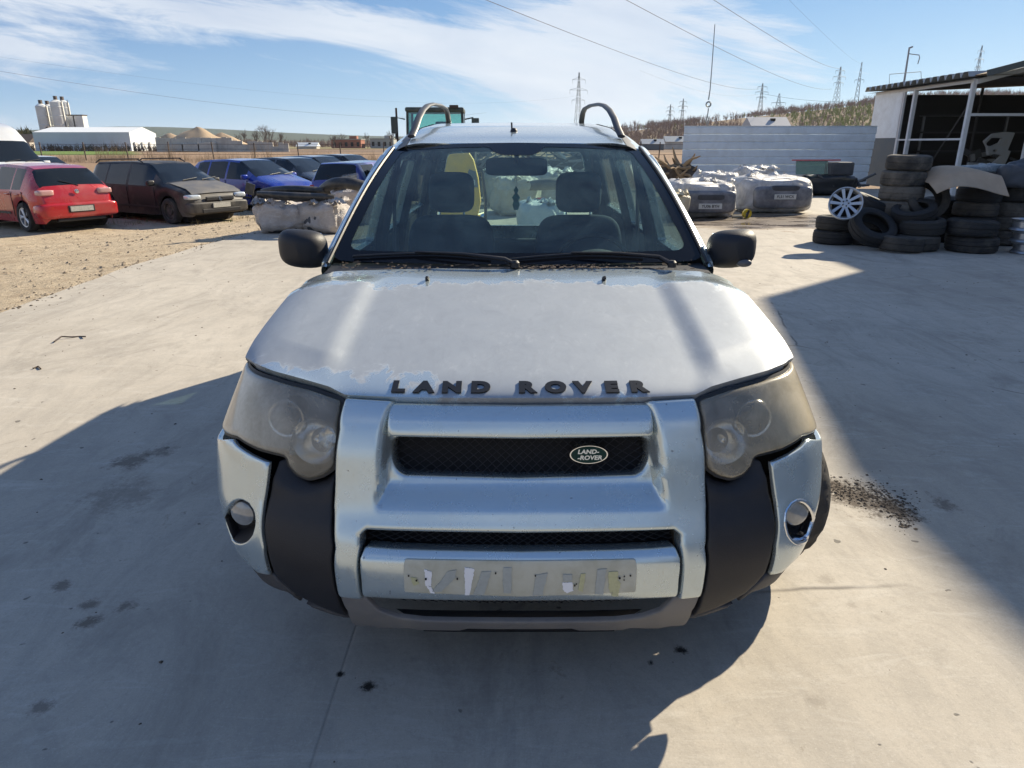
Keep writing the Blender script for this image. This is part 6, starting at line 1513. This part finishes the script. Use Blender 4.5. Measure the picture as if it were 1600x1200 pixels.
tyre(1, T2(1358, 11.75, .12), (0, 0, 1), 'flat tyre low behind the big leaning tyre'); tyre(0, T2(1358, 11.8, .36), (R(3), 0, 2), 'flat tyre under the tilted one behind the alloy wheel')
tyre(2, T2(1446, 11.55, .75), (R(62), R(28), R(-12)), 'arched tyre standing up against the heap beside the tallest stack')
tyre(1, T2(1428, 11.3, .56), (R(14), R(-16), 0), 'tyre tipped to the left in front of the arched one')
tyre(0, T2(1440, 11.15, .36), (R(3), R(-4), 0), 'flat tyre under the tipped one'); tyre(1, T2(1432, 11.1, .12), (0, 0, 3), 'flat ground tyre between the leaning tyre and the wide pair')
tyre(1, T2(1408, 10.95, .12), (R(2), R(3), 1), 'ground tyre right beside the big leaning tyre')
for k in range(2): tyre(2, T2(1518, 10.95, .12+.24*k), (R(1), R(k*2), k), ['lower', 'upper'][k]+' of the wide flat pair under the cardboard')
for k in range(4): tyre(1, T2(1512+6*k, 11.6, .12+.23*k), (R(random.uniform(-4, 4)), R(random.uniform(-5, 5)), k), ['ground', 'second', 'third', 'top'][k]+' tyre of the stack directly below the cardboard sheet')
for k in range(4): tyre(0, T2(1570+4*k, 11.75, .12+.235*k), (R(random.uniform(-4, 4)), R(random.uniform(-5, 5)), k), ['ground', 'second', 'third', 'top'][k]+' tyre of the stack behind the silver rims')
for k in range(3): tyre(2, T2(1475, 12.2, .12+.24*k), (R(random.uniform(-3, 3)), 0, k), ['ground', 'second', 'top'][k]+' tyre of the stack hidden behind the arched tyre')
# alloy wheel without tyre
M_AL2 = mat('satin_alloy', (.42, .44, .47), .32, .75)
def alloy(r=.255, w_=.20, spokes=5):
    m_ = MB(); m_.lathe([(r*.90, -w_*.5), (r, -w_*.5), (r*.985, -w_*.42), (r*.90, -w_*.30), (r*.88, w_*.25), (r*.985, w_*.42), (r, w_*.5), (r*.95, w_*.5), (r*.90, w_*.38), (r*.84, w_*.2), (r*.82, -w_*.4)], 48, None, True)
    for k in range(spokes):
        t = 2*pi*k/spokes+pi/2; a = Vector((cos(t), sin(t), 0)); b = Vector((-sin(t), cos(t), 0))
        for sgn in (1, -1):
            i0 = a*.045+b*.022*sgn; e = a*r*.90+b*.062*sgn; q = b*.017; zi, ze = w_*.25, w_*.40
            V = [i0-q+Vector((0, 0, zi)), i0+q+Vector((0, 0, zi)), e+q*1.5+Vector((0, 0, ze)), e-q*1.5+Vector((0, 0, ze))]; V += [v-Vector((0, 0, .035)) for v in V]
            m_.add(V, [(0, 1, 2, 3), (7, 6, 5, 4), (0, 4, 5, 1), (1, 5, 6, 2), (2, 6, 7, 3), (3, 7, 4, 0)])
    m_.lathe([(.075, w_*.10), (.075, w_*.24), (.035, w_*.28), (.03, w_*.22), (0, w_*.22)], 20); return m_
al = empty('alloy_wheel', T2(1321, 11.18, .45+.25), 0, 'bare silver five-spoke alloy wheel standing on two flat tyres', 'wheel'); al.rotation_euler = (R(76), 0, R(-22))
alloy(.245, .12).build('rim', M_AL2, al, True, 30)
MB().lathe([(.20, -.06), (.0, -.06)], 24).build('wheel_back', M_DARK, al)
for k in range(5): MB().lathe([(.010, .03), (.010, .052), (0, .052)], 8, Matrix.Translation((.045*cos(2*pi*k/5), .045*sin(2*pi*k/5), 0))).build('bolt_hole', M_DARK, al)
rim_me = None
for k in range(3):
    e_ = empty('steel_rim', T2(1604, 10.75, .09+.17*k), k, ['lowest', 'middle', 'uppermost'][k]+' rim of the pale rim stack at the right picture edge', 'wheel rim', 'pale rims stacked at the right edge')
    MB().lathe([(.19, -.08), (.215, -.08), (.205, -.06), (.175, -.04), (.175, .04), (.205, .06), (.215, .08), (.19, .08), (.16, .04), (.155, -.03)], 36, None, True).lathe([(.16, .0), (.05, .02), (0, .02)], 24).build('rim', M_AL2, e_, True)
# cardboard sheet and grey film on top
def cbs(u, v):
    x = (u-.5)*1.05; y = (v-.5)*.75; z = .10*cos(3.2*x+.4)-.30*max(0, -y-.05)**1.1*2.2-.25*max(0, -x-.3)+.04*sin(7*y+3*x); return (x, y, z)
o_ = MB().grid(cbs, 20, 14).grid(lambda u, v: (lambda q: (q[0], q[1], q[2]-.008))(cbs(u, 1-v)), 20, 14).build('cardboard_sheet', mat('brown_cardboard', (.43, .32, .22), .85, var=.25, vscale=4), None, True, 60)
o_.location = T2(1506, 11.35, 1.10); o_.rotation_euler = (R(4), R(-3), R(-6)); tag(o_, 'creased brown cardboard draped over the dark tyre heap', 'cardboard')
o_ = bale_mb((.95, .5, .13), 9, 3, .06).build('crumpled_film', film_mat('grey_blue_film', (.22, .27, .30), .2, (.15, .17, .18)), None, True, 60); o_.location = T2(1540, 11.75, 1.13); tag(o_, 'crumpled grey-blue film lying behind the cardboard on the heap', 'plastic film')
o_ = bale_mb((.8, .6, .35), 10, 3, .12).build('dark_cloth_heap', M_BUND, None, True, 60); o_.location = T2(1585, 11.6, .93); tag(o_, 'dark crumpled bundle at the right end of the tyre heap', 'bundle')

# ================================================================ TRACTOR AND WHAT SHOWS THROUGH THE CAR
tx = at(686, 20.5).x
tr = empty('tractor', (tx, 20.5, 0), R(2), 'dark tractor with green-tinted cab windows standing behind the silver car', 'tractor')
M_TG = thin_glass('green_cab_glass', (.45, .78, .70), .0, (.4, .5, .5), .5); M_TB = mat('tractor_dark_green', (.03, .05, .045), .5, dirt=.3, dscale=3)
for sx_ in (-.78, .78):
    for sy_ in (-.55, .75): MB().tube([(sx_*.97, sy_, 1.35), (sx_*.93, sy_*.95, 2.40)], [.045, .04], 6).build('cab_pillar', M_TB, tr)
MB().box((0, .1, 2.44), (1.56, 1.55, .12), bev=.05).build('cab_roof', M_TB, tr, True)
MB().box((.52, -.70, 2.51), (.24, .10, .08), bev=.02).build('work_lamp', M_POST, tr)
for nm_, pts in (('cab_glass', [(-.74, -.60, 1.35), (.74, -.60, 1.35), (.70, -.56, 2.39), (-.70, -.56, 2.39)]), ('cab_glass', [(-.74, .80, 1.35), (.74, .80, 1.35), (.70, .74, 2.39), (-.70, .74, 2.39)]), ('cab_glass', [(-.80, -.5, 1.35), (-.80, .7, 1.35), (-.75, .66, 2.39), (-.75, -.46, 2.39)]), ('cab_glass', [(.80, -.5, 1.35), (.80, .7, 1.35), (.75, .66, 2.39), (.75, -.46, 2.39)])):
    q4(nm_, pts, M_TG, tr)
blob_box((.08, .25, 1.75), (.42, .25, .75), p=4).build('driver_seat', M_FABRIC, tr, True, 60); MB().box((.15, -.35, 2.0), (.30, .08, .30), bev=.02).build('display', M_TB, tr)
MB().box((0, .1, 1.12), (1.5, 1.6, .5), bev=.06).build('cab_base', M_TB, tr); MB().box((0, -1.5, 1.2), (.75, 1.7, .75), bev=.12).build('engine_hood', M_TB, tr, True)
for sgn in (1, -1):
    MB().tube([(sgn*.80, -.55, 2.20), (sgn*1.02, -.62, 2.24), (sgn*1.06, -.62, 2.12 if sgn > 0 else 1.7)], .02, 6).build('mirror_arm', M_TB, tr)
    MB().box((sgn*1.08, -.64, 2.10 if sgn > 0 else 2.05), (.20 if sgn > 0 else .17, .06, .26 if sgn > 0 else .42), bev=.02).build('cab_mirror', M_TB, tr)
    for (yy, rr, ww) in ((.75, .78, .45), (-1.7, .55, .32)):
        wo = bpy.data.objects.new('wheel', None); COL.objects.link(wo); wo.parent = tr; wo.location = (sgn*.85, yy, rr); Mx = Matrix.Rotation(sgn*pi/2, 4, 'Y')
        MB().lathe([(rr*.55, -ww*.4), (rr*.9, -ww*.5), (rr, -ww*.4), (rr, ww*.4), (rr*.9, ww*.5), (rr*.55, ww*.4)], 30, Mx).build('tyre', M_TYRE2, wo, True)
        lug = MB()
        for k in range(18):
            t = 2*pi*k/18
            for s2 in (1, -1): lug.box(Vector(Mx @ Vector((rr*cos(t+.08*s2), rr*sin(t+.08*s2), s2*ww*.22))), (ww*.42, .05, .06), rot=Matrix.Rotation(-sgn*0+atan2((Mx @ Vector((cos(t), sin(t), 0))).z, (Mx @ Vector((cos(t), sin(t), 0))).y), 3, 'X'))
        lug.build('tread_lugs', M_TYRE2, wo, kind='stuff'); MB().lathe([(rr*.56, ww*.3), (rr*.3, ww*.1), (0, ww*.15)], 24, Mx).build('rim', mat('tractor_rim', (.35, .33, .1), .6), wo, True)
MB().tube([(-1.02, -.55, 1.0), (-1.02, -.55, 2.48)], .03, 6).build('exhaust', M_POST, tr)
# yellow excavator arm
ya = empty('yellow_digger_arm', (at(724, 13.5).x, 13.5, 0), 0, 'yellow digger arm end seen through the windscreen above the passenger headrest', 'digger arm')
arm = [(-.34, .0), (.22, .0), (.34, .55), (.30, .98), (.22, 1.30), (.14, 1.42), (-.20, 1.40), (-.30, 1.28), (-.38, .85), (-.42, .4)]
MB().prism(arm, -.15, .15).build('boom', mat('digger_yellow', (.85, .50, .05), .45, dirt=.35, dscale=5), ya, False)
nb_ = MB().prism([(.02, .82), (.30, .82), (.26, 1.10), (.14, 1.14)], -.16, -.152).build('number_patch', mat('grey_sticker', (.12, .13, .14), .4), ya)
put('patch_lettering', text_mesh('128', .14, M_NP, .001, .001), parent=nb_, loc=(.15, -.165, .90), rot=(pi/2, 0, 0))
MB().tube([(.42, -.1, 0), (.44, -.1, .6), (.38, -.1, 1.1)], .03, 8).build('hose', M_BLACK, ya, True); MB().tube([(-.1, 0, .15), (.42, 0, .3)], .07, 8).build('hydraulic_ram', M_CHROME, ya, True)
# scrap heap on racks
sh = empty('scrap_rack', (at(825, 22).x, 22.3, 0), 0, 'tall rack of tangled light metal strips seen through the rear window', 'scrap rack')
M_STR = [mat('pale_strips', (.45, .46, .46), .5, .3), mat('grey_strips', (.22, .23, .25), .5, .4), mat('dark_strips', (.05, .055, .06), .6), mat('rusty_frame', (.25, .10, .06), .8)]
MB().box((0, .5, .55), (3.9, .5, 1.1)).build('rear_board', M_STR[2], sh)
for z in (.12, .26, .40, .54, .68, .82): MB().box((-.85, -.1, z), (1.9, .05, .09)).build('rack_slat', M_STR[2], sh)
for x in (-1.9, 0, 1.92): MB().box((x, -.1, .95), (.09, .09, 1.9)).build('rack_post', M_STR[3], sh)
MB().box((1.0, -.1, 1.86), (2.0, .08, .08)).build('rack_bar', M_STR[3], sh)
for k in range(150):
    x = random.uniform(-1.85, 1.8); z = random.uniform(.95, 1.80)-.1*abs(x); L_ = random.uniform(.3, 1.1)
    MB().box((x, random.uniform(-.2, .3), z), (L_, .04, random.choice([.025, .04, .07])), rot=Matrix.Rotation(random.gauss(0, .45), 3, 'Y') @ Matrix.Rotation(random.gauss(0, .2), 3, 'Z')).build('metal_strip', M_STR[random.choice([0, 0, 1, 1, 2])], sh)
bale(806, 338, (1.05, .9, .85), R(5), 'cream bulk bag directly behind the air freshener', 21, film_mat('woven_bag', (.60, .57, .48), 0, (.42, .38, .30)), core=False, p=4, amp=.12)
bale(785, 322, (1.0, .8, .95), R(-6), 'whiter bulk bag left behind the cream one', 22, film_mat('white_woven_bag', (.66, .66, .62), 0, (.5, .48, .42)), core=False, p=4, amp=.12)
bale(850, 330, (1.5, .9, .95), R(3), 'wrapped bundle with red lamps behind the driver headrest', 23, M_FILMW, p=3, amp=.12)
bale(846, 372, (.85, .9, .60), R(-3), 'bluish-white bag nearest behind the silver car', 24, film_mat('bluish_bag', (.62, .68, .70), 0, (.45, .48, .5)), core=False, p=4, amp=.07)
g_ = G(842, 352)
for k, z in enumerate((.78, .50)):
    o_ = blob_box((0, 0, 0), (.22, .05, .07), p=4).build('tail_lamp', M_TAIL, None, True, 60); o_.location = (g_.x+.05, g_.y+.25, z); tag(o_, ['upper', 'lower'][k]+' red lamp unit in the wrapped bundle behind the headrest', 'lamp')
bumper_piece((g_.x+.35, g_.y+.25, .72), R(30), 1.3, 'grey bumper standing against the wrapped bundle behind the car', .2, .24, -30, M_GREYPL)

# clutter in the dim shed
for k, (x, y, s_, lab) in enumerate([(17.6, 27.2, 1.0, 'dark jumble of car parts deep inside the shed, left part'), (20.0, 26.8, 1.3, 'larger dark jumble of car parts inside the shed, right part')]):
    cl_ = empty('parts_heap', (x, y, 0), 0, lab, 'parts heap'); bale_mb((2.0*s_, 1.2, .8*s_), 30+k, 3, .2).build('heap', M_BUND, cl_, True, 60)
    for q in range(16): MB().box((random.uniform(-.9, .9)*s_, random.uniform(-.6, .2), random.uniform(.5, 1.3)*s_), (random.uniform(.1, .7), .08, random.uniform(.05, .4)), rot=Matrix.Rotation(random.gauss(0, .6), 3, 'Y'), bev=.01).build('scrap_piece', random.choice([M_STR[1], M_STR[2], M_BUND]), cl_)
sr_ = empty('storage_rack', (18.2, 28.6, 0), 0, 'tall grey storage rack with shelves against the back of the shed', 'rack')
for x in (-2.4, -.8, .8, 2.4): MB().box((x, 0, 1.3), (.07, .07, 2.6)).build('rack_post', M_STR[1], sr_)
for z in (.6, 1.3, 2.0, 2.6): MB().box((0, 0, z), (4.9, .6, .05)).build('shelf', M_STR[2], sr_)
